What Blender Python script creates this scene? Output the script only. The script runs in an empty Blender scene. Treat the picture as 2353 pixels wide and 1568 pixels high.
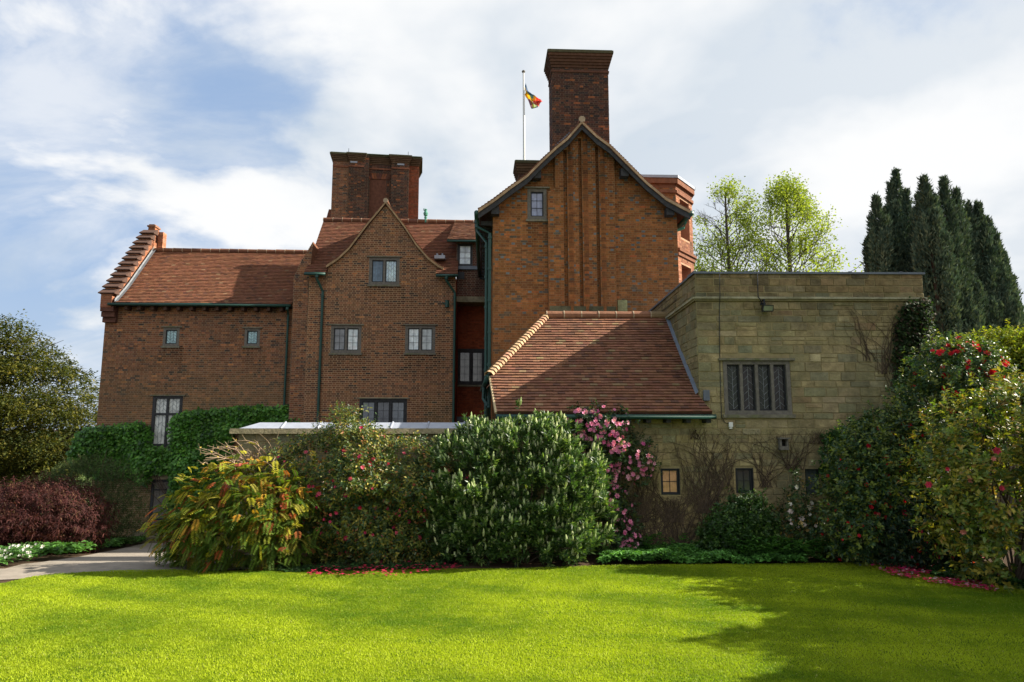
import bpy, math, random
import numpy as np
from mathutils import Vector, Matrix
from mathutils.geometry import tessellate_polygon
R = math.radians
rng = np.random.default_rng(7); random.seed(7)
C = bpy.context.scene.collection

# ------------------------------------------------------------------ camera
F, CX, CY, PITCH, CAMZ = 1530.0, 1176.5, 784.0, R(7.7), 2.5
cam = bpy.data.cameras.new('camera'); cam.sensor_width = 36; cam.lens = F/2353*36; cam.clip_end = 4000; cam.clip_start = .1
camo = bpy.data.objects.new('camera', cam); camo.location = (0, 0, CAMZ); camo.rotation_euler = (R(90)+PITCH, 0, 0)
C.objects.link(camo); bpy.context.scene.camera = camo
# ------------------------------------------------------------------ light
SUN = Vector((1, .12, .66)).normalized()
EL = math.asin(SUN.z); AZ = math.atan2(SUN.x, SUN.y)
w = bpy.data.worlds.new('World'); bpy.context.scene.world = w; w.use_nodes = True
sl = bpy.data.lights.new('sun', 'SUN'); sl.energy = 5.0; sl.angle = R(.5); sl.color = (1, .93, .80)
so = bpy.data.objects.new('sun', sl); so.rotation_euler = SUN.to_track_quat('Z', 'Y').to_euler(); so.location = (0, 0, 40); C.objects.link(so)
vs = bpy.context.scene.view_settings; vs.view_transform = 'Standard'; vs.look = 'None'; vs.exposure = 1.3; vs.gamma = 1

class NT:
    def __init__(s, nt): s.nt = nt; nt.nodes.clear()
    def n(s, t, ins=None, **kw):
        x = s.nt.nodes.new(t)
        for k, v in kw.items(): setattr(x, k, v)
        for k, v in (ins or {}).items():
            sock = x.inputs[k]
            if isinstance(v, bpy.types.NodeSocket): s.nt.links.new(v, sock)
            else: sock.default_value = v
        return x
    def math(s, op, a, b=0, c=0, clamp=False):
        x = s.n('ShaderNodeMath', {0: a, 1: b, 2: c}, operation=op); x.use_clamp = clamp; return x.outputs[0]
    def mix(s, f, a, b, mode='MIX'):
        x = s.n('ShaderNodeMix', data_type='RGBA', blend_type=mode)
        for i, v in ((0, f), (6, a), (7, b)):
            if isinstance(v, bpy.types.NodeSocket): s.nt.links.new(v, x.inputs[i])
            else: x.inputs[i].default_value = v
        return x.outputs[2]
    def ramp(s, f, a, b, smooth=True):
        x = s.n('ShaderNodeMapRange', {0: f, 1: a, 2: b}, interpolation_type='SMOOTHSTEP' if smooth else 'LINEAR'); return x.outputs[0]
def sky():
    t = NT(w.node_tree)
    sk = t.n('ShaderNodeTexSky', sky_type='NISHITA', sun_disc=False, sun_elevation=EL, sun_rotation=AZ, air_density=1.0, dust_density=.8)
    co = t.n('ShaderNodeTexCoord').outputs['Generated']
    sep = t.n('ShaderNodeSeparateXYZ', {0: co})
    x, y, z = sep.outputs
    # clouds lie on a high layer: project the direction on a plane, stretched
    zz = t.math('ADD', t.math('MAXIMUM', z, 0.0), .32)
    px = t.math('DIVIDE', x, zz); py = t.math('DIVIDE', y, zz)
    v = t.n('ShaderNodeCombineXYZ', {0: px, 1: py, 2: 0.0}).outputs[0]
    n1 = t.n('ShaderNodeTexNoise', {'Vector': v, 'Scale': 1.7, 'Detail': 12, 'Roughness': .54, 'Distortion': .3}, noise_dimensions='4D'); n1.inputs['W'].default_value = 3.1
    n2 = t.n('ShaderNodeTexNoise', {'Vector': v, 'Scale': 1.5, 'Detail': 5, 'Roughness': .5, 'Distortion': .2}, noise_dimensions='4D'); n2.inputs['W'].default_value = 8.4
    mp = t.n('ShaderNodeMapping', {0: v}); mp.inputs['Rotation'].default_value = (0, 0, R(35)); mp.inputs['Scale'].default_value = (1.1, 2.2, 1)
    n3 = t.n('ShaderNodeTexNoise', {'Vector': mp.outputs[0], 'Scale': 1.2, 'Detail': 9, 'Roughness': .6, 'Distortion': .6})
    bias = t.math('MULTIPLY', t.ramp(x, -.55, .15), .22)
    m1 = t.ramp(t.math('ADD', n1.outputs[0], bias), .50, .63)
    m3 = t.math('MULTIPLY', t.ramp(n3.outputs[0], .36, .68), .66)
    m = t.math('MAXIMUM', m1, m3)
    hz = t.math('MULTIPLY', t.ramp(z, .25, -.02), .5)
    m = t.math('MAXIMUM', m, hz)
    shade = t.ramp(t.math('ADD', n2.outputs[0], t.math('MULTIPLY', t.math('SUBTRACT', n1.outputs[0], .5), .5)), .38, .60)
    right = t.ramp(x, -.1, .6)
    shade = t.math('MAXIMUM', shade, t.math('MULTIPLY', right, .42))
    cl = t.mix(shade, (.25, .285, .325, 1), (.405, .408, .41, 1))
    blue = t.mix(1.0, sk.outputs[0], (.04, .04, .04, 1), 'MULTIPLY')
    blue = t.mix(.72, blue, (.175, .245, .365, 1))
    col = t.mix(m, blue, cl)
    bg = t.n('ShaderNodeBackground', {'Color': col, 'Strength': 1.0})
    t.nt.links.new(bg.outputs[0], t.n('ShaderNodeOutputWorld').inputs[0])
sky()

# ------------------------------------------------------------------ projection of measured points
cp, sp = math.cos(PITCH), math.sin(PITCH)
def ray(px, py):
    a, b = px-CX, CY-py
    return Vector((a, F*cp-b*sp, F*sp+b*cp))
def P(px, py, Y):
    d = ray(px, py); return Vector((0, 0, CAMZ)) + d*(Y/d.y)
def gh(x, y):
    x = np.asarray(x, float); y = np.asarray(y, float)
    wl = np.clip((-1.5-x)/2.5, 0, 1); wl = np.maximum(wl, np.clip((y-30)/10, 0, 1))
    z = -.133*np.maximum(0, np.minimum(y, 40)-13)*wl
    return z-.04*np.maximum(0, np.minimum(y, 160)-40)
def G(px, py):
    d = ray(px, py); t = 0.0; lo, hi = 3/d.y, 200/d.y
    for i in range(60):
        m = (lo+hi)/2; p = Vector((0, 0, CAMZ))+d*m
        if p.z > float(gh(p.x, p.y)): lo = m
        else: hi = m
    return p
class Pl:                                            # a vertical plane, u along it, w out of it towards the viewer
    def __init__(s, px, Y, yaw=0, A=None):
        s.A = A if A is not None else P(px, CY, Y).to_2d()
        s.d = Vector((math.cos(R(yaw)), math.sin(R(yaw)))); s.n = Vector((s.d.y, -s.d.x))
    def uz(s, px, py):
        d = ray(px, py); k = s.A.dot(s.n)/d.to_2d().dot(s.n)
        q = Vector((0, 0, CAMZ))+d*k; return ((q.to_2d()-s.A).dot(s.d), q.z)
    def pt(s, u, z, w=0):
        q = s.A+s.d*u+s.n*w; return Vector((q.x, q.y, z))
    def off(s, dist):                                # parallel plane further back
        return Pl(0, 0, math.degrees(math.atan2(s.d.y, s.d.x)), A=s.A-s.n*dist)
    def box(s, x0, y0, x1, y1):
        a = s.uz((x0+x1)/2, (y0+y1)/2); l = s.uz(x0, (y0+y1)/2)[0]; r = s.uz(x1, (y0+y1)/2)[0]
        xm = (x0+x1)/2; return (l, s.uz(xm, y1)[1], r, s.uz(xm, y0)[1])

# ------------------------------------------------------------------ mesh building
class MB:
    def __init__(s): s.q = []; s.c = []; s.m = []; s.sm = []
    def quads(s, q, col=(1, 1, 1), mat=0):
        q = np.asarray(q, float).reshape(-1, 4, 3); n = len(q)
        c = np.broadcast_to(np.asarray(col, float), (n, 3)) if np.ndim(col) == 1 else np.asarray(col, float)
        s.q.append(q); s.c.append(c); s.m.append(np.full(n, mat)); return s
    def quad(s, a, b, c, d, col=(1, 1, 1), mat=0): return s.quads([[list(a), list(b), list(c), list(d)]], col, mat)
    def hexa(s, p, col=(1, 1, 1), mat=0, skip=()):   # p: 8 corners 0-3 bottom, 4-7 top
        f = [(0, 3, 2, 1), (4, 5, 6, 7), (0, 1, 5, 4), (1, 2, 6, 5), (2, 3, 7, 6), (3, 0, 4, 7)]
        return s.quads([[list(p[i]) for i in k] for j, k in enumerate(f) if j not in skip], col, mat)
    def box(s, a, b, col=(1, 1, 1), mat=0):
        x0, y0, z0 = a; x1, y1, z1 = b
        return s.hexa([(x0,y0,z0),(x1,y0,z0),(x1,y1,z0),(x0,y1,z0),(x0,y0,z1),(x1,y0,z1),(x1,y1,z1),(x0,y1,z1)], col, mat)
    def pbox(s, pl, u0, z0, u1, z1, w0, w1, col=(1, 1, 1), mat=0):   # box on a plane, w0 back .. w1 front
        return s.hexa([pl.pt(u0,z0,w1),pl.pt(u1,z0,w1),pl.pt(u1,z0,w0),pl.pt(u0,z0,w0),pl.pt(u0,z1,w1),pl.pt(u1,z1,w1),pl.pt(u1,z1,w0),pl.pt(u0,z1,w0)], col, mat)
    def tube(s, pts, r, n=8, col=(1, 1, 1), mat=0, cap=True):
        pts = [Vector(p) for p in pts]; rr = r if hasattr(r, '__len__') else [r]*len(pts)
        rings = []
        for i, p in enumerate(pts):
            t = (pts[min(i+1, len(pts)-1)]-pts[max(i-1, 0)])
            if t.length < 1e-6: t = Vector((0, 0, 1))
            t.normalize(); a = t.cross(Vector((.13, .31, .94)) if abs(t.z) < .9 else Vector((1, .2, 0))).normalized(); b = t.cross(a)
            rings.append([p+(a*math.cos(2*math.pi*k/n)+b*math.sin(2*math.pi*k/n))*rr[i] for k in range(n)])
        qs = []
        for i in range(len(rings)-1):
            for k in range(n): qs.append([rings[i][k], rings[i][(k+1) % n], rings[i+1][(k+1) % n], rings[i+1][k]])
        if cap:
            for rg, p, o in ((rings[0], pts[0], 1), (rings[-1], pts[-1], 0)):
                for k in range(0, n-1, 2):
                    f = [p, rg[k], rg[k+1], rg[(k+2) % n]]; qs.append(f[::-1] if o else f)
        return s.quads(np.array([[list(v) for v in q] for q in qs]), col, mat)
    def build(s, name, mats, parent=None, smooth=False, weld=False):
        q = np.concatenate(s.q); c = np.concatenate(s.c); m = np.concatenate(s.m); n = len(q)
        me = bpy.data.meshes.new(name)
        me.vertices.add(n*4); me.vertices.foreach_set('co', q.reshape(-1))
        me.loops.add(n*4); me.loops.foreach_set('vertex_index', np.arange(n*4, dtype=np.int32))
        me.polygons.add(n); me.polygons.foreach_set('loop_start', np.arange(0, n*4, 4, dtype=np.int32)); me.polygons.foreach_set('loop_total', np.full(n, 4, np.int32))
        me.polygons.foreach_set('material_index', m.astype(np.int32))
        me.polygons.foreach_set('use_smooth', np.full(n, smooth))
        at = me.attributes.new('Col', 'FLOAT_COLOR', 'POINT')
        cc = np.ones((n, 4, 4)); cc[:, :, :3] = c[:, None, :]; at.data.foreach_set('color', cc.reshape(-1))
        me.update()
        if not isinstance(mats, (list, tuple)): mats = [mats]
        for x in mats: me.materials.append(x)
        if weld:
            import bmesh
            bm = bmesh.new(); bm.from_mesh(me); bmesh.ops.remove_doubles(bm, verts=bm.verts, dist=1e-4); bm.to_mesh(me); bm.free()
        o = bpy.data.objects.new(name, me); C.objects.link(o)
        if parent is not None: attach(o, parent)
        return o
def attach(o, parent):
    o.parent = parent
    o.matrix_parent_inverse = Matrix.Translation(-parent.location)   # meshes are built in world coordinates
def tag(o, label=None, cat=None, group=None, kind=None):
    for k, v in (('label', label), ('category', cat), ('group', group), ('kind', kind)):
        if v: o[k] = v
    return o
def thing(name, label, cat, loc=(0, 0, 0), group=None):
    o = bpy.data.objects.new(name, None); o.empty_display_size = .3; o.location = loc; C.objects.link(o); return tag(o, label, cat, group)
def noise(p, sc=1.0, seed=0, oct=3):                 # smooth pseudo noise, about -1..1
    g = np.random.default_rng(seed); p = np.asarray(p, float)*sc; out = 0; a = 1; tot = 0
    for o in range(oct):
        k = g.normal(size=(5, p.shape[-1])); ph = g.uniform(0, 6.28, 5)
        out = out+a*np.sin(p @ k.T*1.6+ph).sum(-1)/2.6; tot += a; a *= .55; p = p*2.03
    return out/tot

# ------------------------------------------------------------------ materials
def mat(name, base=None, rough=.8, spec=.3, bump=0, bscale=20, mott=0, mscale=6, metal=0, trans=0, tcol=1.0, coat=0, mott2=None):
    m = bpy.data.materials.new(name); m.use_nodes = True; t = NT(m.node_tree)
    geo = t.n('ShaderNodeNewGeometry').outputs['Position']
    if base is None: col = t.n('ShaderNodeAttribute', attribute_name='Col').outputs['Color']
    else: col = t.n('ShaderNodeRGB').outputs[0]; col.default_value = (*base, 1)
    if mott:
        n = t.n('ShaderNodeTexNoise', {'Vector': geo, 'Scale': mscale, 'Detail': 6, 'Roughness': .65})
        f = t.n('ShaderNodeMapRange', {0: n.outputs[0], 1: .3, 2: .7, 3: 1-mott, 4: 1+mott}).outputs[0]
        cc = t.n('ShaderNodeCombineColor', {0: f, 1: f, 2: f}).outputs[0]
        col = t.mix(1.0, col, cc, 'MULTIPLY')
    if mott2:
        n = t.n('ShaderNodeTexNoise', {'Vector': geo, 'Scale': mott2[1], 'Detail': 5, 'Roughness': .6})
        f = t.math('MULTIPLY', t.ramp(n.outputs[0], .46, .68), mott2[2])
        col = t.mix(f, col, (*mott2[0], 1))
    b = t.n('ShaderNodeBsdfPrincipled', {'Base Color': col, 'Roughness': rough, 'Specular IOR Level': spec, 'Metallic': metal, 'Coat Weight': coat})
    if bump:
        n = t.n('ShaderNodeTexNoise', {'Vector': geo, 'Scale': bscale, 'Detail': 5, 'Roughness': .6})
        bp = t.n('ShaderNodeBump', {'Height': n.outputs[0], 'Strength': bump, 'Distance': .02}); t.nt.links.new(bp.outputs[0], b.inputs['Normal'])
    out = b.outputs[0]
    if trans:
        tc = t.mix(1.0, col, (1.15*tcol, 1.25*tcol, .45*tcol, 1), 'MULTIPLY')
        tr = t.n('ShaderNodeBsdfTranslucent', {'Color': tc})
        ms = t.n('ShaderNodeMixShader', {0: trans, 1: out, 2: tr.outputs[0]}); out = ms.outputs[0]
    t.nt.links.new(out, t.n('ShaderNodeOutputMaterial').inputs[0])
    return m
M = dict(
    brick=mat('brick', rough=.9, bump=.5, bscale=60, mott=.28, mscale=9, spec=.15),
    mortar=mat('mortar', rough=.95, mott=.25, mscale=5, spec=.1),
    stone=mat('sandstone', rough=.92, bump=1.0, bscale=22, mott=.42, mscale=4.5, spec=.1, mott2=((.19, .175, .10), 1.3, .65)),
    dstone=mat('weathered_stone', base=(.17, .155, .115), rough=.9, bump=.5, mott=.35, mscale=9, mott2=((.10, .12, .03), 4, .6)),
    tile=mat('clay_tile', rough=.85, bump=.4, bscale=40, mott=.22, mscale=8, spec=.2),
    lead=mat('lead', base=(.30, .32, .37), rough=.45, spec=.5, mott=.15, mscale=5),
    mlead=mat('old_lead', base=(.20, .21, .225), rough=.6, mott=.25),
    dlead=mat('dark_lead', base=(.11, .13, .16), rough=.5, spec=.4, mott=.2),
    green=mat('green_paint', base=(.008, .052, .038), rough=.5, spec=.5, mott=.15, mscale=12),
    oak=mat('weathered_oak', base=(.15, .135, .115), rough=.85, mott=.3, mscale=14, bump=.3),
    doak=mat('dark_timber', base=(.040, .040, .042), rough=.8, mott=.4, mscale=10, bump=.3),
    iron=mat('iron', base=(.016, .018, .022), rough=.5),
    inside_shade=mat('dark_inside', base=(.012, .011, .010), rough=.95),
    glass=mat('window_glass', rough=.10, spec=.8, mott=.35, mscale=3.5),
    dglass=mat('dark_glass', rough=.18, spec=.22, mott=.3, mscale=3),
    flower=mat('petals', rough=.6, trans=.3, tcol=.9),
    leaf=mat('leaves', rough=.42, spec=.45, trans=.30),
    leafm=mat('soft_leaves', rough=.7, spec=.2, trans=.36),
    yew=mat('needles', rough=.8, spec=.12, trans=.08),
    bark=mat('bark', rough=.95, mott=.3, mscale=8, bump=.5),
    white=mat('white_paint', base=(.72, .72, .70), rough=.4),
    cloth=mat('flag_cloth', rough=.8, trans=.35),
    copper=mat('verdigris', base=(.08, .25, .18), rough=.8, mott=.3),
)
# ------------------------------------------------------------------ masonry
def col_pick(n, pal, jit=.18, g=rng):
    w = np.array([p[0] for p in pal], float); w /= w.sum()
    i = g.choice(len(pal), n, p=w); c = np.array([p[1] for p in pal])[i]
    return np.clip(c*g.uniform(1-jit, 1+jit, (n, 1))*g.uniform(.95, 1.05, (n, 3)), .002, 1)
BROWN = [(5, (.215, .095, .050)), (4, (.175, .078, .044)), (2, (.125, .062, .042)), (1.5, (.28, .115, .054)), (.9, (.068, .048, .040)), (.35, (.38, .155, .062))]
ORANGE = [(5, (.31, .118, .040)), (4, (.255, .100, .036)), (2, (.20, .082, .034)), (1.2, (.36, .13, .042)), (.8, (.125, .095, .066)), (.12, (.42, .12, .04))]
SOOTY = [(4, (.085, .040, .028)), (4, (.060, .033, .026)), (2, (.120, .050, .030)), (.9, (.25, .085, .035)), (1, (.040, .030, .028))]
REDD = [(4, (.26, .058, .024)), (2, (.21, .050, .022))]
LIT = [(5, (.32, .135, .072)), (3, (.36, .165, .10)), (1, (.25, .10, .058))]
def spans(poly, z):
    xs = []
    for (a, b) in zip(poly, poly[1:]+poly[:1]):
        if (a[1] > z) != (b[1] > z): xs.append(a[0]+(z-a[1])/(b[1]-a[1])*(b[0]-a[0]))
    xs.sort(); return list(zip(xs[::2], xs[1::2]))
def cut(sp, holes, z0, z1):
    for h in holes:
        if h[1] < z1-.01 and h[3] > z0+.01:
            o = []
            for a, b in sp:
                if h[2] <= a or h[0] >= b: o.append((a, b)); continue
                if h[0] > a: o.append((a, h[0]))
                if h[2] < b: o.append((h[2], b))
            sp = o
    return sp
def masonry(name, parent, pl, poly, holes=(), ch=.080, bl=.225, pal=BROWN, mortar=(.36, .28, .18), proud=.006, w=0, joint=.011, blue=0, tint=None, reveal=.14, label=None, back=None):
    mb = MB(); holes = list(holes); hd = bl/2
    zs = [p[1] for p in poly]; z = min(zs); k = 0; B = []
    while z < max(zs):
        z1 = z+ch; zm = (z+z1)/2
        for a, b in cut(spans(poly, zm), holes, z, z1):
            u = math.floor(a/(bl+hd))*(bl+hd)+(k % 2)*(bl+hd)/2-(bl+hd); j = 0
            while u < b:
                l = bl if j % 2 == 0 else hd
                s0, s1 = max(u, a), min(u+l, b)
                if s1-s0 > .02: B.append((s0+joint/2, z+joint/2, s1-joint/2, z1-joint/2, j % 2))
                u += l; j += 1
        z = z1; k += 1
    B = np.array(B); n = len(B); c = col_pick(n, pal)
    if blue:
        hm = (B[:, 4] == 1) & (rng.random(n) < blue); c[hm] = np.array([.145, .150, .145])*rng.uniform(.75, 1.2, (hm.sum(), 1))
    uv = np.stack([B[:, 0], B[:, 1]], 1)
    c = c*(1+.16*noise(uv, .8, 3)[:, None])
    if tint is not None: c = tint(uv, c)
    for h in holes:                                  # water stains under the sills
        k = (uv[:, 0] > h[0]-.15) & (uv[:, 0] < h[2]+.15) & (uv[:, 1] < h[1]) & (uv[:, 1] > h[1]-1.3)
        st = np.clip(.42*(1-(h[1]-uv[:, 1])/1.3)*(1+.8*noise(np.stack([uv[:, 0]*3, uv[:, 1]*.5], 1), 2.2, 77)), 0, .6); c[k] *= (1-st[k])[:, None]
    A3, d3, n3 = np.array([pl.A.x, pl.A.y, 0]), np.array([pl.d.x, pl.d.y, 0]), np.array([pl.n.x, pl.n.y, 0]); zz = np.array([0, 0, 1.])
    pr = w+proud*rng.uniform(.5, 1.3, n)
    def pt(u, z, o): return A3+u[:, None]*d3+z[:, None]*zz+o[:, None]*n3
    u0, z0, u1, z1 = B[:, 0], B[:, 1], B[:, 2], B[:, 3]; o0 = np.full(n, w-.01)
    f = [pt(u0, z0, pr), pt(u1, z0, pr), pt(u1, z1, pr), pt(u0, z1, pr)]; g = [pt(u0, z0, o0), pt(u1, z0, o0), pt(u1, z1, o0), pt(u0, z1, o0)]
    for q in ((f[0], f[1], f[2], f[3]), (g[0], g[1], f[1], f[0]), (f[3], f[2], g[2], g[3]), (g[0], f[0], f[3], g[3]), (f[1], g[1], g[2], f[2])):
        mb.quads(np.stack(q, 1), c, 0)
    # backing of mortar with the openings left out
    loops = [[Vector((a, b, 0)) for a, b in poly]]+[[Vector((h[0], h[1], 0)), Vector((h[0], h[3], 0)), Vector((h[2], h[3], 0)), Vector((h[2], h[1], 0))] for h in holes]
    flat = [v for l in loops for v in l]
    for tr in tessellate_polygon(loops):
        p = [pl.pt(flat[i].x, flat[i].y, w) for i in tr]; mb.quad(p[0], p[1], p[2], (p[2]+p[0])/2, mortar, 1)
    for h in holes:
        a, b, c2, d = h; r = w-reveal
        cs = [(a, b), (c2, b), (c2, d), (a, d)]
        for (p, q) in zip(cs, cs[1:]+cs[:1]): mb.quad(pl.pt(*p, w), pl.pt(*q, w), pl.pt(*q, r), pl.pt(*p, r), np.array(pal[1][1])*.9, 1)
    if back:                                        # thickness: closes the outline backwards
        for (p, q) in zip(poly, poly[1:]+poly[:1]): mb.quad(pl.pt(*p, w), pl.pt(*q, w), pl.pt(*q, w-back), pl.pt(*p, w-back), np.array(pal[1][1]), 1)
    o = mb.build(name, [M['brick'], M['mortar']], parent)
    if label: o['label'] = label
    return o
STONE = [(5, (.265, .215, .105)), (3, (.235, .195, .10)), (2.2, (.195, .180, .105)), (1.4, (.295, .235, .12)), (.7, (.165, .165, .105)), (.25, (.24, .15, .08)), (.4, (.33, .28, .17))]
def ashlar(name, parent, pl, poly, holes=(), lo=.13, hi=.22, pal=STONE, w=0, tint=None, back=None, wl=(.22, .52), reveal=.2):
    mb = MB(); zs = [p[1] for p in poly]; z = min(zs)
    while z < max(zs):
        z1 = min(z+random.uniform(lo, hi), max(zs)+.02)
        for a, b in cut(spans(poly, min((z+z1)/2, max(zs)-.005)), holes, z, z1):
            u = a
            while u < b-.02:
                s1 = u+random.uniform(*wl)
                if b-s1 < .15: s1 = b
                j = .005; parts = [(z, z1)]
                if z1-z > .17 and random.random() < .15: zm = (z+z1)/2; parts = [(z, zm), (zm, z1)]
                for za, zb in parts:
                    cc = col_pick(1, pal, .12)[0]*.72+.28*np.array([.215, .20, .125])*(1+.15*float(noise(np.array([[u, z]]), .7, 5)[0]))
                    if tint: cc = tint(u, z, cc)
                    pr = w+random.uniform(.004, .02); e = random.uniform(.005, .012)
                    A = [(u+j, za+j), (s1-j, za+j), (s1-j, zb-j), (u+j, zb-j)]; I = [(u+j+e, za+j+e), (s1-j-e, za+j+e), (s1-j-e, zb-j-e), (u+j+e, zb-j-e)]
                    I = [(x+random.uniform(-.004, .004), y+random.uniform(-.004, .004)) for x, y in I]
                    fo = [pl.pt(*p, pr) for p in I]; ba = [pl.pt(*p, w-.01) for p in A]
                    mb.quads([[list(v) for v in fo]]+[[list(ba[i]), list(ba[(i+1) % 4]), list(fo[(i+1) % 4]), list(fo[i])] for i in range(4)], cc, 0)
                u = s1
        z = z1
    loops = [[Vector((a, b, 0)) for a, b in poly]]+[[Vector((h[0], h[1], 0)), Vector((h[0], h[3], 0)), Vector((h[2], h[3], 0)), Vector((h[2], h[1], 0))] for h in holes]
    flat = [v for l in loops for v in l]
    for tr in tessellate_polygon(loops):
        p = [pl.pt(flat[i].x, flat[i].y, w) for i in tr]; mb.quad(p[0], p[1], p[2], (p[2]+p[0])/2, (.27, .22, .115), 1)
    for h in holes:
        a, b, c2, d = h; r = w-reveal; cs = [(a, b), (c2, b), (c2, d), (a, d)]
        for (p, q) in zip(cs, cs[1:]+cs[:1]): mb.quad(pl.pt(*p, w), pl.pt(*q, w), pl.pt(*q, r), pl.pt(*p, r), (.17, .15, .09), 1)
    if back:
        for (p, q) in zip(poly, poly[1:]+poly[:1]): mb.quad(pl.pt(*p, w), pl.pt(*q, w), pl.pt(*q, w-back), pl.pt(*p, w-back), (.2, .17, .09), 1)
    return mb.build(name, [M['stone'], M['mortar']], parent)
# ------------------------------------------------------------------ tiled roofs
TILE = [(5, (.160, .069, .038)), (3, (.143, .062, .035)), (2, (.180, .080, .044)), (.8, (.118, .055, .036)), (.2, (.20, .12, .07))]
def lerp_poly(pts, v):
    pts = [Vector(p) for p in pts]
    if len(pts) == 1: return pts[0]
    x = v*(len(pts)-1); i = min(int(x), len(pts)-2); return pts[i].lerp(pts[i+1], x-i)
def tiles(name, parent, L, Rr, rows, tw=.165, th=.021, pal=TILE, tint=None, thick=.09, label=None):
    mb = MB(); Q = []; E = []; cols = []; fn = None
    for i in range(rows):
        v0, v1 = i/rows, min((i+1.0)/rows, 1)
        L0, L1, R0, R1 = lerp_poly(L, v0), lerp_poly(L, v1), lerp_poly(Rr, v0), lerp_poly(Rr, v1)
        d = R0-L0
        if d.length < .02: d = R1-L1
        d.normalize(); up = ((L1+R1)/2-(L0+R0)/2); nm = d.cross(up).normalized()
        if nm.z < 0: nm = -nm
        a0, b0, a1, b1 = L0.dot(d), R0.dot(d), L1.dot(d), R1.dot(d)
        s = math.floor(min(a0, a1)/tw)*tw-(tw/2 if i % 2 else 0)
        wav = .0
        while s < max(b0, b1):
            c0, e0 = min(max(s, a0), b0), min(max(s+tw*.985, a0), b0); c1, e1 = min(max(s, a1), b1), min(max(s+tw*.985, a1), b1)
            s += tw
            if e0-c0 < .01 and e1-c1 < .01: continue
            h = th*random.uniform(.85, 1.35); h2 = h+random.uniform(-.003, .003); o = .002
            p0 = L0+d*(c0-a0)+nm*(h+.004); p1 = L0+d*(e0-a0)+nm*(h2+.004); p2 = L1+d*(e1-a1)+nm*o; p3 = L1+d*(c1-a1)+nm*o
            dn = nm*(-h-.01); drop = -up.normalized()*random.uniform(-.004, .006); p0 += drop; p1 += drop
            c = col_pick(1, pal, .10)[0]
            if tint: c = tint(p0, v0, c)
            Q += [[list(p0), list(p1), list(p2), list(p3)], [list(p0+dn), list(p1+dn), list(p1), list(p0)], [list(p0+dn), list(p0), list(p3), list(p3+dn)], [list(p1), list(p1+dn), list(p2+dn), list(p2)]]
            cols += [c, c*.8, c, c]
        # body of the roof below the tiles
        t = -nm*.012; t2 = -nm*thick
        E += [[list(x) for x in (L0+t, R0+t, R1+t, L1+t)], [list(x) for x in (L0+t2, R0+t2, R1+t2, L1+t2)], [list(x) for x in (L0+t, L1+t, L1+t2, L0+t2)], [list(x) for x in (R0+t, R1+t, R1+t2, R0+t2)]]
        if i == 0: E.append([list(x) for x in (L0+t, R0+t, R0+t2, L0+t2)])
    mb.quads(np.array(Q), np.array(cols), 0); mb.quads(np.array(E), (.10, .05, .035), 1)
    o = mb.build(name, [M['tile'], M['mortar']], parent)
    if label: o['label'] = label
    return o
def ridge(name, parent, a, b, r=.11, seg=.42, pal=TILE):
    a, b = Vector(a), Vector(b); n = max(1, round((b-a).length/seg)); mb = MB()
    for i in range(n):
        p, q = a.lerp(b, i/n), a.lerp(b, (i+.97)/n); rr = r*random.uniform(.95, 1.06)
        mb.tube([p, q], [rr*1.06, rr], 10, col_pick(1, pal)[0])
        mb.tube([a.lerp(b, (i-.02)/n), a.lerp(b, (i+.04)/n)], rr*1.1, 10, (.40, .30, .2))
    return mb.build(name, M['tile'], parent)
def gutter(parent, pts, r=.055, name='gutter'): return MB().tube(pts, r, 10).build(name, M['green'], parent, weld=True, smooth=True)
def downpipe(parent, pts, r=.045, collars=6, name='downpipe'):
    mb = MB().tube(pts, r, 10); a, b = Vector(pts[-2]), Vector(pts[-1])
    for i in range(collars):
        p = a.lerp(b, (i+.1)/collars); mb.tube([p, p+(b-a).normalized()*.07], r*1.35, 10)
    p = Vector(pts[0]); mb.tube([p+Vector((0, 0, .02)), p-Vector((0, 0, .12))], r*1.5, 10)
    return mb.build(name, M['green'], parent)
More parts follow.
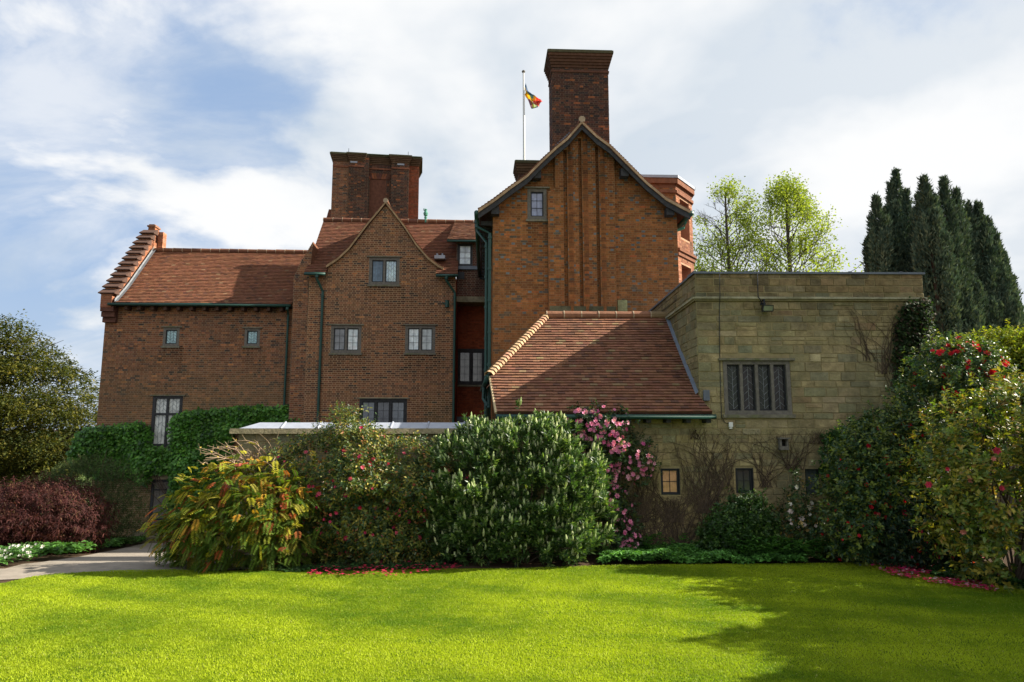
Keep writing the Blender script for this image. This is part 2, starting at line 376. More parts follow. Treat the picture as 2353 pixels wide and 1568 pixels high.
# ------------------------------------------------------------------ windows
def window(parent, pl, px, lights=2, rows=1, lead='grid', cols=((.3, .36, .4),), timber='oak', surround=.07, hood=True, sill=True, depth=.10, w=0, gr=(2, 3), label=None, inner=True, gm='glass', lm=None):
    """px: box measured in the photograph; returns the opening and builds frame, casements, panes, leading"""
    u0, z0, u1, z1 = pl.box(*px) if len(px) == 4 else px
    fr = MB(); s = surround; ob = fr.pbox
    f0, f1 = w-depth, w+.012
    fr.pbox(pl, u0, z0, u0+s, z1, f0, f1); fr.pbox(pl, u1-s, z0, u1, z1, f0, f1); fr.pbox(pl, u0+s, z1-s, u1-s, z1, f0, f1-.002); fr.pbox(pl, u0+s, z0, u1-s, z0+s, f0, f1-.002)
    a, b = u0+s, u1-s; n = lights; mw = s*.75; lw = (b-a-(n-1)*mw)/n; zs = [z0+s, z1-s]
    for i in range(1, n): fr.pbox(pl, a+i*lw+(i-1)*mw, z0+s, a+i*lw+i*mw, z1-s, f0, f1-.004)
    if rows == 2:
        zt = z0+(z1-z0)*.64; zs = [z0+s, zt-mw/2, zt+mw/2, z1-s]
        for i in range(n): fr.pbox(pl, a+i*(lw+mw), zt-mw/2, a+i*(lw+mw)+lw, zt+mw/2, f0, f1-.006)
    F_ = fr.build('window', M[timber], parent)
    if label: F_['label'] = label
    cas, ld = MB(), MB(); k = 0
    for zi in range(0, len(zs), 2):
        for i in range(n):
            x0 = a+i*(lw+mw); x1 = x0+lw; y0, y1 = zs[zi], zs[zi+1]; c = cols[k % len(cols)]; k += 1
            g = w-depth*.55; e = min(.035, lw*.12)
            if inner:
                for bx in ((x0, y0, x0+e, y1), (x1-e, y0, x1, y1), (x0+e, y0, x1-e, y0+e), (x0+e, y1-e, x1-e, y1)): cas.pbox(pl, *bx, g-.01, g+.03)
            else: e = 0
            pane = MB(); nx, nz = 4, 5                             # hand made glass: slightly uneven panes
            for p in range(nx):
                for q in range(nz):
                    cc = np.clip(np.array(c)*1.45*random.uniform(.88, 1.12), 0, .8)
                    X0, X1 = x0+e+(x1-x0-2*e)*p/nx, x0+e+(x1-x0-2*e)*(p+1)/nx; Z0, Z1 = y0+e+(y1-y0-2*e)*q/nz, y0+e+(y1-y0-2*e)*(q+1)/nz
                    pane.quad(pl.pt(X0, Z0, g), pl.pt(X1, Z0, g), pl.pt(X1, Z1, g), pl.pt(X0, Z1, g), cc)
            pane.build('pane', M[gm], F_)
            lr = .006; X0, X1, Z0, Z1 = x0+e, x1-e, y0+e, y1-e
            if lead == 'grid':
                for p in range(1, gr[0]): ld.pbox(pl, X0+(X1-X0)*p/gr[0]-lr, Z0, X0+(X1-X0)*p/gr[0]+lr, Z1, g+.002, g+.014)
                for p in range(1, gr[1]): ld.pbox(pl, X0, Z0+(Z1-Z0)*p/gr[1]-lr, X1, Z0+(Z1-Z0)*p/gr[1]+lr, g+.003, g+.015)
            if lead == 'zig':
                nc = gr[0]; cw = (X1-X0)/nc; st = (Z1-Z0)/gr[1]
                for p in range(1, nc): ld.pbox(pl, X0+cw*p-lr*.8, Z0, X0+cw*p+lr*.8, Z1, g+.002, g+.012)
                for p in range(nc):
                    for q in range(gr[1]+1):
                        za, zb = Z0+q*st, Z0+q*st+cw*.9*(1 if (p+i) % 2 else -1)
                        za, zb = min(max(za, Z0), Z1), min(max(zb, Z0), Z1)
                        if abs(za-zb) > .01: ld.tube([pl.pt(X0+cw*p, za, g+.007), pl.pt(X0+cw*(p+1), zb, g+.007)], lr, 4)
    if cas.q: cas.build('casement', M['iron'], F_)
    if ld.q: ld.build('leading', M[lm] if lm else M['iron'] if lead == 'grid' else M['dlead'], F_)
    if sill: MB().pbox(pl, u0-.05, z0-.07, u1+.05, z0, w-.02, w+.06).build('sill', M['dstone'], F_)
    if hood: MB().pbox(pl, u0-.10, z1, u1+.10, z1+.045, w-.02, w+.07).build('lintel', M['dstone'], F_)
    return F_
def samp(pts, n=16):                                 # resample a rising edge evenly by height
    pts = [Vector(p) for p in pts]; z = np.array([p.z for p in pts]); z = np.maximum.accumulate(z+np.arange(len(z))*1e-6)
    zz = np.linspace(z[0], z[-1], n+1)
    return [Vector([np.interp(a, z, [p[k] for p in pts]) for k in range(3)]) for a in zz]
# ================================================================== THE BRICK HOUSE
house = thing('brick_house', 'large rambling red brick country house with clay tile roofs, gables and tall chimneys', 'house', (0, 22, 0))
mid = Pl(880, 27.0, 3); wing = Pl(450, 27.3, 3); gab = Pl(1337, 20.0, 2.2)
def U(pl, *pts): return [pl.uz(*p) for p in pts]
def dirt(uv, c):                                     # green and grey grime low on the left wing
    g = np.clip((5.4-uv[:, 1])/6.0+.22*noise(uv, .6, 11), 0, .8)[:, None]
    return c*(1-g)+g*np.array([.155, .118, .055])
# --- left wing
uL = wing.uz(234, 830)[0]; uR = wing.uz(672, 800)[0]; zT = wing.uz(450, 702)[1]
zG = -2.2
o1 = wing.box(375, 753, 412, 796); o2 = wing.box(562, 755, 597, 796); o3 = wing.box(348, 910, 417, 1027); od = wing.box(344, 1102, 397, 1216)
masonry('wall', house, wing, [(uL, zG), (uR, zG), (uR, zT), (uL, zT)], [o1, o2, o3, od], tint=dirt, back=3.0, ch=.082)
PALE = ((.22, .36, .38),)
window(house, wing, (375, 753, 412, 796), 1, 1, 'zig', PALE, gr=(3, 4), surround=.10)
window(house, wing, (562, 755, 597, 796), 1, 1, 'zig', PALE, gr=(3, 4), surround=.10)
window(house, wing, (348, 910, 417, 1027), 2, 2, 'zig', ((.40, .41, .38), (.35, .36, .33)), gr=(3, 3), timber='doak', surround=.12, inner=False)
# door
def door(parent, pl, b):
    u0, z0, u1, z1 = b; m = MB(); n = 6
    m.pbox(pl, u0, z0, u0+.10, z1, -.12, -.02); m.pbox(pl, u1-.10, z0, u1, z1, -.12, -.02); m.pbox(pl, u0+.1, z1-.10, u1-.1, z1, -.12, -.022)
    d = m.build('door', M['doak'], parent); m = MB(); a, c = u0+.1, u1-.1
    for i in range(n):
        w_ = (c-a)/n; m.pbox(pl, a+i*w_+.006, z0, a+(i+1)*w_-.006, z1-.1, -.11, -.06+random.uniform(0, .008), (1, 1, 1))
    m.build('plank', M['oak'], d); m = MB()
    for zz in (z0+.35, z0+1.5): MB().pbox(pl, a+.02, zz, c-.1, zz+.05, -.055, -.04).build('hinge', M['iron'], d)
    MB().tube([pl.pt(c-.14, z0+1.0, -.03), pl.pt(c-.14, z0+1.12, -.03)], .02, 6).build('handle', M['iron'], d)
    return d
door(house, wing, od)
u0, z0, u1, z1 = od
MB().pbox(wing, u0-.35, z1, u1+.35, z1+.38, -.05, .03, (.32, .26, .16)).build('door_lintel', M['stone'], house)
MB().pbox(wing, u0-.4, z0-.2, u1+.5, z0, -.1, .35, (.16, .13, .09)).pbox(wing, u0-.6, z0-.45, u1+.7, z0-.2, -.1, .7, (.16, .13, .09)).build('doorstep', M['stone'], house)
# wing roof
eL, eR = wing.pt(uL+.55, zT+.02, .38), wing.pt(uR-.02, zT+.02, .38)
rz = P(450, 580, 29.95).z
rL, rR = wing.pt(uL+.55, rz, -2.55), wing.pt(uR+.05, rz, -2.55)
mL = (eL*.72+rL*.28)-Vector((0, 0, .12)); mR = (eR*.72+rR*.28)-Vector((0, 0, .12))
def wingtint(p, v, c): return c*(1.0+.14*float(noise(np.array([[p.x, p.z*2]]), .5, 21)[0]))*np.array([1.05, .98, .92])
tiles('roof', house, samp([eL, mL, rL]), samp([eR, mR, rR]), 36, tint=wingtint)
tiles('roof', house, [wing.pt(uL+.55, zT, -5.5), rL], [wing.pt(uR+.05, zT, -5.5), rR], 12, tw=.5)
ridge('ridge_tiles', house, rL+Vector((0, 0, .02)), rR+Vector((0, 0, .02)))
gutter(house, [wing.pt(uL+.30, zT-.06, .45), wing.pt(uR-.03, zT-.06, .45)], .06)
mb = MB(); k = uL+.9
while k < uR-.2: MB().pbox(wing, k, zT-.26, k+.13, zT-.10, -.02, .34, (.09, .05, .035)).build('eaves_bracket', M['brick'], house); k += .52
mb.pbox(wing, uL+.4, zT-.10, uR, zT-.04, -.02, .36, (.05, .035, .03)); mb.build('eaves_board', M['brick'], house)
downpipe(house, [wing.pt(uR-.17, zT-.1, .4), wing.pt(uR-.2, zT-.4, .12), wing.pt(uR-.2, zG, .12)])
# crow stepped gable: a parapet across the wing's left end, stepping back and up
zb = zT-.18; n = 12; ztop = P(345, 528, 29.9).z; mb = MB(); capm = MB()
dz = (ztop-zb-.55)/n; dw = 3.1/n
def gbox(m, w0, w1, z0, z1, e=0, col=(.30, .10, .05), mt=0):
    m.pbox(wing, uL-.02-e, z0, uL+.42+e, z1, w0, w1, col, mt)
for sgn in (0, 1):
    for i in range(n):
        a = .42-dw*i; b = a-dw*1.05
        if sgn: a, b = -5.6+dw*i+dw, -5.6+dw*i
        zt = zb+.55+dz*i
        nn = max(1, int((zt-zb+.1)/.082))
        for kk in range(max(0, nn-9), nn):           # brick courses of the exposed part of each step
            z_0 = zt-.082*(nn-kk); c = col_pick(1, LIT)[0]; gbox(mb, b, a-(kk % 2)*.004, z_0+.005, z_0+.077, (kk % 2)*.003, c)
        gbox(mb, b, a-.008, zb if i < 2 else zt-1.2, zt-.002, -.008, (.34, .25, .16), 1)
        # sloping tile capping
        p = [(a+.10, zt-.0), (b-.02, zt)]; e = .06
        if sgn == 0:
            h = [wing.pt(uL-.04-e, zt, a+.10), wing.pt(uL+.50+e, zt, a+.10), wing.pt(uL+.50+e, zt, b-.02), wing.pt(uL-.04-e, zt, b-.02)]
            t_ = [h[0]+Vector((0, 0, .035)), h[1]+Vector((0, 0, .035)), h[2]+Vector((0, 0, .27)), h[3]+Vector((0, 0, .27))]
            capm.hexa(h+t_, (.085, .048, .035))
mb.build('crow_stepped_gable', [M['brick'], M['mortar']], house)
capm.build('gable_capping', M['tile'], house)
mb = MB()
zt = zb+.55+dz*n
for kk in range(11):
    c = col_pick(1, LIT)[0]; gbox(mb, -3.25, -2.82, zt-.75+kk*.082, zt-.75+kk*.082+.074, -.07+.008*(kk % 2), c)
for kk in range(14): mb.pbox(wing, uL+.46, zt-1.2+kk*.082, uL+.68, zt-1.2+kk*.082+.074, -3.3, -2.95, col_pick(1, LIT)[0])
gbox(mb, -3.30, -2.77, zt+.14, zt+.21, -.03, (.26, .13, .08)); gbox(mb, -3.25, -2.82, zt+.21, zt+.27, -.09, (.24, .13, .08))
mb.build('gable_finial', M['brick'], house)
mb = MB()
for a, b, z_0 in ((.40, .0, zT-.35), (.30, .10, zT-.56), (.18, .10, zT-.77)): mb.pbox(wing, uL-.02, z_0, uL+.5, z_0+.20, -.1, a, (.12, .055, .04))
mb.build('kneeler', M['brick'], house)
a0, a1 = wing.pt(uL+.53, zT+.05, .40), wing.pt(uL+.53, rz+.06, -2.5)
fl = MB(); ps = samp([a0, wing.pt(uL+.53, (eL.z*.72+rL.z*.28)-.05, .38*.72-2.55*.28), a1], 10)
for p, q in zip(ps, ps[1:]): fl.quad(p, p+Vector((.14, 0, .03)), q+Vector((.14, 0, .03)), q, (1, 1, 1)); fl.quad(p, q, q+Vector((0, 0, .12)), p+Vector((0, 0, .12)))
fl.build('flashing', M['mlead'], house)
# --- slanting stub wall between wing and middle gable
masonry('wall', house, mid, [(mid.uz(671, 800)[0], zG), (mid.uz(708, 800)[0], zG)]+U(mid, (708, 640), (713, 600), (718, 554), (690, 600), (674, 636)), w=-.10, back=2.6, tint=lambda uv, c: c*1.05)
# --- middle gable
gl = [(751, 610), (777, 593), (803, 569), (825, 540), (847, 511), (865, 490), (887, 463)]
gr_ = [(904, 485), (931, 520), (957, 560), (984, 591), (1006, 608), (1019, 615)]
def sh(p, dx, dy): return [(a+dx, b+dy) for a, b in p]
wl_ = mid.uz(704, 800)[0]; wr_ = mid.uz(1045, 800)[0]; ze = mid.uz(720, 630)[1]
outl = [(wl_, zG), (wr_, zG), (wr_, ze)]+U(mid, *[(a, b+4) for a, b in reversed(gr_)])+[mid.uz(887, 469)]+U(mid, *[(a+2, b+4) for a, b in reversed(gl[:-1])])+[(wl_, ze)]
bx = [(848, 592, 918, 655), (760, 748, 830, 812), (931, 748, 1000, 812), (825, 917, 935, 990)]
def midt(uv, c):
    k = np.exp(-((uv[:, 0]-wr_+.6)/.7)**2)*np.clip((4.5-uv[:, 1])/3, 0, .7); k = (k*(1+.4*noise(uv, 1.5, 4)))[:, None]
    return c*(1-k)+k*np.array([.10, .085, .03])
masonry('wall', house, mid, outl, [mid.box(*b) for b in bx], tint=midt, back=2.2, ch=.083, mortar=(.44, .30, .175), joint=.018)
window(house, mid, bx[0], 2, 1, 'zig', ((.09, .13, .17), (.42, .52, .58)), gr=(4, 5), surround=.12)
window(house, mid, bx[1], 2, 1, 'grid', ((.10, .105, .115), (.50, .56, .58)), surround=.12)
window(house, mid, bx[2], 2, 1, 'grid', ((.48, .53, .54), (.34, .37, .37)), surround=.12)
window(house, mid, bx[3], 3, 1, 'grid', ((.10, .11, .12), (.06, .06, .065)), surround=.11, timber='doak')
dpt = Vector((-mid.n.x, -mid.n.y, 0))
def roof_between(name, curve_px, pl, wf, wb, rows, **k):   # slope whose rows run in depth
    a = [pl.pt(*pl.uz(*p), wf) for p in curve_px]; b = [pl.pt(*pl.uz(*p), wb) for p in curve_px]
    a.sort(key=lambda p: p.z); b.sort(key=lambda p: p.z)
    return tiles(name, house, samp(a), samp(b), rows, **k)
roof_between('roof', gl, mid, .10, -2.7, 30); roof_between('roof', [gl[-1]]+gr_, mid, .10, -2.7, 30)
ap = mid.uz(887, 462); ridge('ridge_tiles', house, mid.pt(ap[0], ap[1]-.02, .12), mid.pt(ap[0], ap[1]-.02, -2.7), .10)
def verge(pl, curve, wf, r, col, name, m, drop=.03, wd=.10, th=.045):
    mb = MB()
    for (p, q) in zip(curve, curve[1:]):
        a, b = pl.uz(*p), pl.uz(*q)
        for k in range(4):
            s0 = (a[0]+(b[0]-a[0])*k/4, a[1]+(b[1]-a[1])*k/4-drop); s1 = (a[0]+(b[0]-a[0])*(k+1)/4, a[1]+(b[1]-a[1])*(k+1)/4-drop)
            w0, w1 = wf-wd, wf+random.uniform(0, .006); L = [pl.pt(*s0, w1), pl.pt(*s1, w1), pl.pt(*s1, w0), pl.pt(*s0, w0)]
            mb.hexa([v-Vector((0, 0, th)) for v in L]+L, np.array(col)*random.uniform(.8, 1.15))
    return mb.build(name, M[m], house)
verge(mid, gl+gr_, .12, 0, (.36, .24, .13), 'verge', 'tile', th=.10)
# main roof behind the gable
e0, e1 = mid.pt(wl_-.12, ze, .33), mid.pt(mid.uz(1052, 628)[0], ze, .33)
rz2 = P(900, 510, 29.6).z; r0, r1 = mid.pt(wl_-.12, rz2, -2.6), mid.pt(mid.uz(1052, 628)[0], rz2, -2.6)
def bell(a, b, s=.16): return samp([a, (a*.7+b*.3)-Vector((0, 0, s)), b])
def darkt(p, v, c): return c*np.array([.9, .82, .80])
bl_, br_ = bell(e0, r0), bell(e1, r1)
def alongx(a, b, u):
    ua, ub = wl_-.12, mid.uz(1052, 628)[0]; return a.lerp(b, (u-ua)/(ub-ua))
uA, uB = mid.uz(753, 628)[0], mid.uz(1003, 628)[0]
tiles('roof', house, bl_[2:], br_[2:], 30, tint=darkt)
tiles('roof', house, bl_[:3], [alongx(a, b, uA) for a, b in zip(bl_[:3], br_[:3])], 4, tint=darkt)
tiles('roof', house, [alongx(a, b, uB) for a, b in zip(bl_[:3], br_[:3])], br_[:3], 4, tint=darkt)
r2 = mid.pt(mid.uz(1052, 628)[0]+1.9, rz2, -2.6); ridge('ridge_tiles', house, r0+Vector((0, 0, .03)), r2+Vector((0, 0, .03)))
gutter(house, [mid.pt(wl_-.12, ze-.08, .36), mid.pt(mid.uz(752, 628)[0], ze-.08, .36)], .06)
gutter(house, [mid.pt(mid.uz(1003, 630)[0], ze-.08, .36), mid.pt(mid.uz(1053, 630)[0], ze-.08, .36)], .06)
x1, x2 = mid.uz(738, 800)[0], mid.uz(1044, 800)[0]; xm = mid.uz(733, 630)[0]; xn = mid.uz(1027, 630)[0]
downpipe(house, [mid.pt(xm, ze-.1, .33), mid.pt(xm, ze-.28, .3), mid.pt(x1, ze-.75, .10), mid.pt(x1, zG, .10)], .055)
downpipe(house, [mid.pt(xn, ze-.1, .33), mid.pt(xn, ze-.28, .3), mid.pt(x2, ze-.75, .10), mid.pt(x2, zG, .10)], .055)
# --- dormer and the deep recess beside the gable
ux = lambda px, py, pl: pl.uz(px, py)
dm = mid.off(.55); d0 = dm.uz(1049, 600)[0]; d1 = d0+2.2; zs_ = dm.uz(1080, 682)[1]; zd = dm.uz(1080, 556)[1]
bxd = dm.box(1051, 560, 1086, 612)
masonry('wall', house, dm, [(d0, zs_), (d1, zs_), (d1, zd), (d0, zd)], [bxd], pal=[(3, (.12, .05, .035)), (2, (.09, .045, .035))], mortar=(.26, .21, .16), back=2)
window(house, dm, (1051, 560, 1086, 612), 1, 1, 'grid', ((.46, .50, .54),), timber='doak', surround=.07, hood=False, sill=False)
z6 = dm.uz(1080, 613)[1]; MB().pbox(dm, d0, z6-.14, d1, z6, -.02, .10).build('sill_band', M['dlead'], house)
MB().pbox(dm, d0+.04, z6-.55, d0+.34, z6-.25, -.01, .03).build('vent', M['iron'], house); MB().pbox(dm, d0+1.0, z6-.55, d0+1.3, z6-.25, -.01, .03).build('vent', M['iron'], house)
MB().pbox(dm, d0, zs_-.24, d1, zs_-.002, -1.4, .05, (.22, .19, .13)).build('concrete_beam', M['stone'], house)
q0, q1 = dm.pt(dm.uz(1028, 553)[0], zd, .35), dm.pt(dm.uz(1028, 553)[0]+2.4, zd, .35)
tiles('dormer_roof', house, bell(q0, mid.pt(mid.uz(1034, 553)[0]+.1, rz2+.03, -2.6), .05), bell(q1, mid.pt(mid.uz(1034, 553)[0]+2.5, rz2+.03, -2.6), .05), 20)
gutter(house, [q0+Vector((0, 0, -.07)), q1+Vector((0, 0, -.07))], .05)
rc = mid.off(1.5); a0, a1 = rc.uz(1040, 800)[0]-.4, rc.uz(1040, 800)[0]+2.6; zr = rc.uz(1080, 684)[1]
bxr = rc.box(1049, 802, 1116, 885)
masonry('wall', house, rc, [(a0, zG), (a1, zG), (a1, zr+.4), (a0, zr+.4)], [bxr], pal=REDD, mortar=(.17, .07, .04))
window(house, rc, (1049, 802, 1116, 885), 2, 1, 'grid', ((.09, .095, .09), (.12, .12, .11)), timber='doak', surround=.13, gr=(2, 4), hood=False)
MB().pbox(rc, a0, rc.uz(1080, 968)[1]-.05, a1, rc.uz(1080, 958)[1], -.05, .25).build('flashing', M['dlead'], house)
side = Pl(0, 0, 90, A=mid.pt(wr_, 0, 0).to_2d())
masonry('wall', house, side, [(0, zG), (1.6, zG), (1.6, ze-.1), (0, ze-.1)], pal=REDD, mortar=(.2, .1, .06))
# --- skylight cowl, wall light, statue
c = P(1012, 592, 27.6); mb = MB(); mb.box((c.x-.22, c.y-.3, c.z-.12), (c.x+.22, c.y+.3, c.z+.02)); mb.box((c.x-.16, c.y-.1, c.z+.02), (c.x-.10, c.y+.1, c.z+.15)); mb.box((c.x+.06, c.y-.1, c.z+.02), (c.x+.12, c.y+.1, c.z+.15)); mb.box((c.x-.1, c.y-.05, c.z+.02), (c.x+.06, c.y+.1, c.z+.08))
mb.build('roof_vent', M['lead'], house)
q = mid.uz(1025, 700); wlight = thing('wall_light', 'small green cylindrical light on the brick gable wall beside the right-hand downpipe', 'wall light', mid.pt(q[0], q[1], .05))
MB().tube([mid.pt(q[0]+.05, q[1]-.15, .16), mid.pt(q[0]+.05, q[1]+.14, .16)], .085, 10).build('lamp_body', M['green'], wlight)
MB().tube([mid.pt(q[0]-.14, q[1]+.08, 0), mid.pt(q[0]-.10, q[1]+.05, .12), mid.pt(q[0]+.05, q[1]-.05, .16)], .025, 6).build('bracket', M['green'], wlight)
q = P(978, 507, 29.6); fin = thing('ridge_statue', 'tiny green weathered figure standing on the roof ridge right of the broad chimney', 'statue', (q.x, q.y, q.z))
MB().tube([q+Vector((0, 0, z)) for z in (-.1, .08, .14, .2, .24, .34, .42, .47, .52, .56)], [.05, .05, .07, .05, .09, .11, .07, .05, .07, .02], 8).build('figure', M['copper'], fin)
MB().tube([q+Vector((.06, 0, .40)), q+Vector((-.1, 0, .5)), q+Vector((-.08, 0, .58))], .022, 5).build('arm', M['copper'], fin)
# --- broad chimney of the middle block
ck = Pl(860, 31.0, 8)
zc0 = P(860, 520, 31).z-1.2; zc1 = ck.uz(860, 388)[1]; zc2 = ck.uz(860, 361)[1]
def cu(px, py=440): return ck.uz(px, py)[0]
def pier(name, x0, x1, w, pal, mort, holes=(), zt=None, back=1.0, bl=.225):
    return masonry(name, chim, ck, [(cu(x0), zc0), (cu(x1), zc0), (cu(x1), zt or zc2), (cu(x0), zt or zc2)], holes, pal=pal, mortar=mort, w=w, back=back, ch=.079)
chim = MB().pbox(ck, cu(764), zc0, cu(962), zc2, -1.5, -.02, (.13, .055, .035)).build('chimney', M['brick'], house)
pier('brick_pier', 763, 801.5, .10, BROWN, (.34, .27, .19), back=1.6)
pier('brick_pier', 801.5, 847, .22, SOOTY, (.20, .16, .10))
nh = (cu(849), zc0+.1, cu(887), ck.uz(868, 412)[1])
pier('brick_pier', 847, 899, .0, SOOTY, (.17, .12, .08), holes=[nh])
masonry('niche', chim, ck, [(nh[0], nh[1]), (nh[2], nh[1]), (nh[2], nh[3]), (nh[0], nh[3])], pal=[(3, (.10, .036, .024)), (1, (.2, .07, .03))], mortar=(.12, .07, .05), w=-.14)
pier('brick_pier', 899, 939, .24, SOOTY, (.20, .16, .10))
pier('brick_pier', 939, 962, .02, [(3, (.20, .055, .025)), (2, (.15, .05, .025))], (.17, .08, .05), back=1.5)
mb = MB()                                            # fan of bricks over the niche
for k in range(11):
    a = nh[0]-.25+(nh[2]-nh[0]+.5)*k/11; b = a+(nh[2]-nh[0]+.5)/11-.02; s = (k-5)*.02
    mb.hexa([ck.pt(a-s, nh[3], .02), ck.pt(b-s, nh[3], .02), ck.pt(b-s, nh[3], -.02), ck.pt(a-s, nh[3], -.02), ck.pt(a+s, nh[3]+.28, .02), ck.pt(b+s, nh[3]+.28, .02), ck.pt(b+s, nh[3]+.28, -.02), ck.pt(a+s, nh[3]+.28, -.02)], col_pick(1, [(1, (.22, .08, .04)), (1, (.12, .05, .035))])[0])
mb.build('brick_arch', M['brick'], chim)
def cornice(pl, segs, z0, z1, parent, depth, col=(.10, .06, .035), steps=5, ov=.16, band=None):
    mb = MB()
    for (a, b, w) in segs:
        for k in range(steps):
            e = ov*(k+1)/steps; za = z0+(z1-z0)*(k/steps); zb_ = z0+(z1-z0)*((k+1)/steps)
            mb.pbox(pl, a-e, za, b+e, zb_-.004, -depth-e, w+e, np.array(col)*random.uniform(.85, 1.15) if k < steps-1 else (.085, .075, .04))
    mb.pbox(pl, segs[0][0]-ov*.8, z1, segs[-1][1]+ov*.8, z1+.03, -depth, segs[0][2]+ov*.8, (.12, .16, .10))
    return mb.build('cornice', M['brick'], parent)
zm = ck.uz(860, 374)[1]
cornice(ck, [(cu(764), cu(801), .10), (cu(803), cu(834), .22), (cu(802), cu(899), .0), (cu(900), cu(938), .24), (cu(940), cu(962), .02)], zm-.08, zc2+.03, chim, 1.5)
mb = MB()
for a, b, w_ in ((cu(802), cu(835), .22), (cu(900), cu(939), .24), (cu(764), cu(801), .10), (cu(835), cu(899), .0)): mb.pbox(ck, a-.02, zm-.36, b+.02, zm-.28, w_-.3, w_+.035, (.20, .08, .045))
mb.build('string_course', M['brick'], chim)
MB().pbox(ck, cu(804), zm-.16, cu(820), zm-.04, .2, .245).build('metal_plate', M['lead'], chim); MB().pbox(ck, cu(912), zm-.16, cu(928), zm-.04, .2, .265).build('metal_plate', M['lead'], chim)
mb = MB()
for px in (797, 936): p = ck.pt(cu(px), zc2, -.2); MB().tube([p, p+Vector((0, 0, .45))], .012, 5).build('lightning_rod', M['iron'], chim)
MB().hexa([ck.pt(cu(736), zc0, .05), ck.pt(cu(766), zc0, .05), ck.pt(cu(766), zc0, -1.5), ck.pt(cu(736), zc0, -1.5), ck.pt(cu(757, 480)-.02, P(750, 487, 31).z, .05), ck.pt(cu(766), P(750, 487, 31).z, .05), ck.pt(cu(766), P(750, 487, 31).z, -1.5), ck.pt(cu(757, 480)-.02, P(750, 487, 31).z, -1.5)], (.14, .055, .035)).build('shoulder', M['brick'], chim)
# --- big gable on the right
gL = [(1099, 480), (1139, 453), (1173, 427), (1211, 400), (1245, 366), (1278, 335), (1304, 314), (1337, 276)]
gR = [(1371, 309), (1400, 330), (1438, 368), (1485, 415), (1531, 453), (1586, 482)]
gb0, gb1 = gab.uz(1132, 700)[0], gab.uz(1557, 560)[0]; zeg = gab.uz(1337, 492)[1]
def inset(p, dy): return [(a, b+dy) for a, b in p]
out = [(gb0, -.6), (gb1, -.6), (gb1, zeg)]+U(gab, *inset(list(reversed(gR[:-1])), 9))+[gab.uz(1337, 288)]+U(gab, *inset(list(reversed(gL[1:-1])), 9))+[(gb0, zeg)]
bw = (1212, 434, 1256, 505)
def gabt(uv, c):                                     # browner low down, darker towards the top
    k = np.clip((7.4-uv[:, 1])/6+.2*noise(uv, .9, 8), 0, .55)[:, None]; c = c*(1-k)+k*np.array([.20, .105, .042])
    s = np.clip((uv[:, 1]-9.2)/4, 0, .35)[:, None]; return c*(1-s)*np.array([.95, .97, 1.0])
masonry('wall', house, gab, out, [gab.box(*bw)], pal=ORANGE, mortar=(.30, .19, .095), blue=.14, ch=.072, bl=.225, tint=gabt, back=.3)
for sx, yaw, L in ((gb0, -90, 9), (gb1, 90, 9)):
    s_ = Pl(0, 0, yaw+2.2, A=gab.pt(sx, 0, 0).to_2d())
    rng_u = (-L, 0) if yaw < 0 else (0, L)
    masonry('wall', house, s_, [(rng_u[0], -.6), (rng_u[1], -.6), (rng_u[1], zeg), (rng_u[0], zeg)], pal=ORANGE, mortar=(.27, .16, .075), ch=.072)
window(house, gab, bw, 1, 1, 'grid', ((.15, .17, .26),), surround=.10, depth=.10)
# projecting chimney breast with three ribs
def gu(px, py): return gab.uz(px, py)[0]
zs2 = gab.uz(1300, 437)[1]
br = [(gu(1260, 600), 1.5), (gu(1412, 600), 1.5), gab.uz(1409, 352), gab.uz(1376, 325), gab.uz(1338, 290), gab.uz(1300, 330), gab.uz(1274, 356), (gu(1275, 437), zs2), (gu(1258, 440), zs2-.12)]
def groove(a, b, yt): return (gu(a, 500), 1.8, gu(b, 500), gab.uz((a+b)/2, yt)[1])
masonry('chimney_breast', house, gab, br, [groove(1294, 1303, 348), groove(1329, 1337, 322), groove(1368, 1376, 340)], reveal=.12, pal=ORANGE, mortar=(.30, .19, .095), blue=.12, ch=.072, w=.13, back=.13, tint=gabt)
def gp(px, py): return gab.uz(px, py)
mb = MB()
for (xa, xb, yt) in ((1304, 1316, 318), (1338, 1350, 298), (1377, 1389, 326)):
    ua, ub = gu(xa, 420), gu(xb, 420); zt_ = gab.uz(xa, yt+12)[1]; z = 1.5
    while z < zt_:
        c = col_pick(1, ORANGE)[0]*.95; c = gabt(np.array([[ua, z]]), c[None])[0]
        h = [gab.pt(ua, z, .13), gab.pt((ua+ub)/2, z, .185), gab.pt(ub, z, .13)]; up = Vector((0, 0, .066))
        mb.quad(h[0], h[1], h[1]+up, h[0]+up, c); mb.quad(h[1], h[2], h[2]+up, h[1]+up, c*.9); mb.quad(h[0]+up, h[1]+up, h[2]+up, h[0]+up*1.001, c)
        z += .072
    mb.quad(gab.pt(ua, 1.5, .129), gab.pt((ua+ub)/2, 1.5, .178), gab.pt((ua+ub)/2, zt_, .178), gab.pt(ua, zt_, .129), (.27, .16, .075), 1); mb.quad(gab.pt((ua+ub)/2, 1.5, .178), gab.pt(ub, 1.5, .129), gab.pt(ub, zt_, .129), gab.pt((ua+ub)/2, zt_, .178), (.27, .16, .075), 1)
mb.build('brick_rib', [M['brick'], M['mortar']], house)
mb = MB(); mb.pbox(gab, gu(1262, 700), gab.uz(1300, 735)[1], gu(1413, 700), gab.uz(1300, 706)[1], .12, .155, (.10, .095, .055)); mb.pbox(gab, gu(1419, 700), gab.uz(1420, 735)[1], gu(1441, 700), gab.uz(1420, 690)[1], 0, .03, (.30, .31, .15)); mb.build('cement_patch', M['stone'], house)
WF = .38
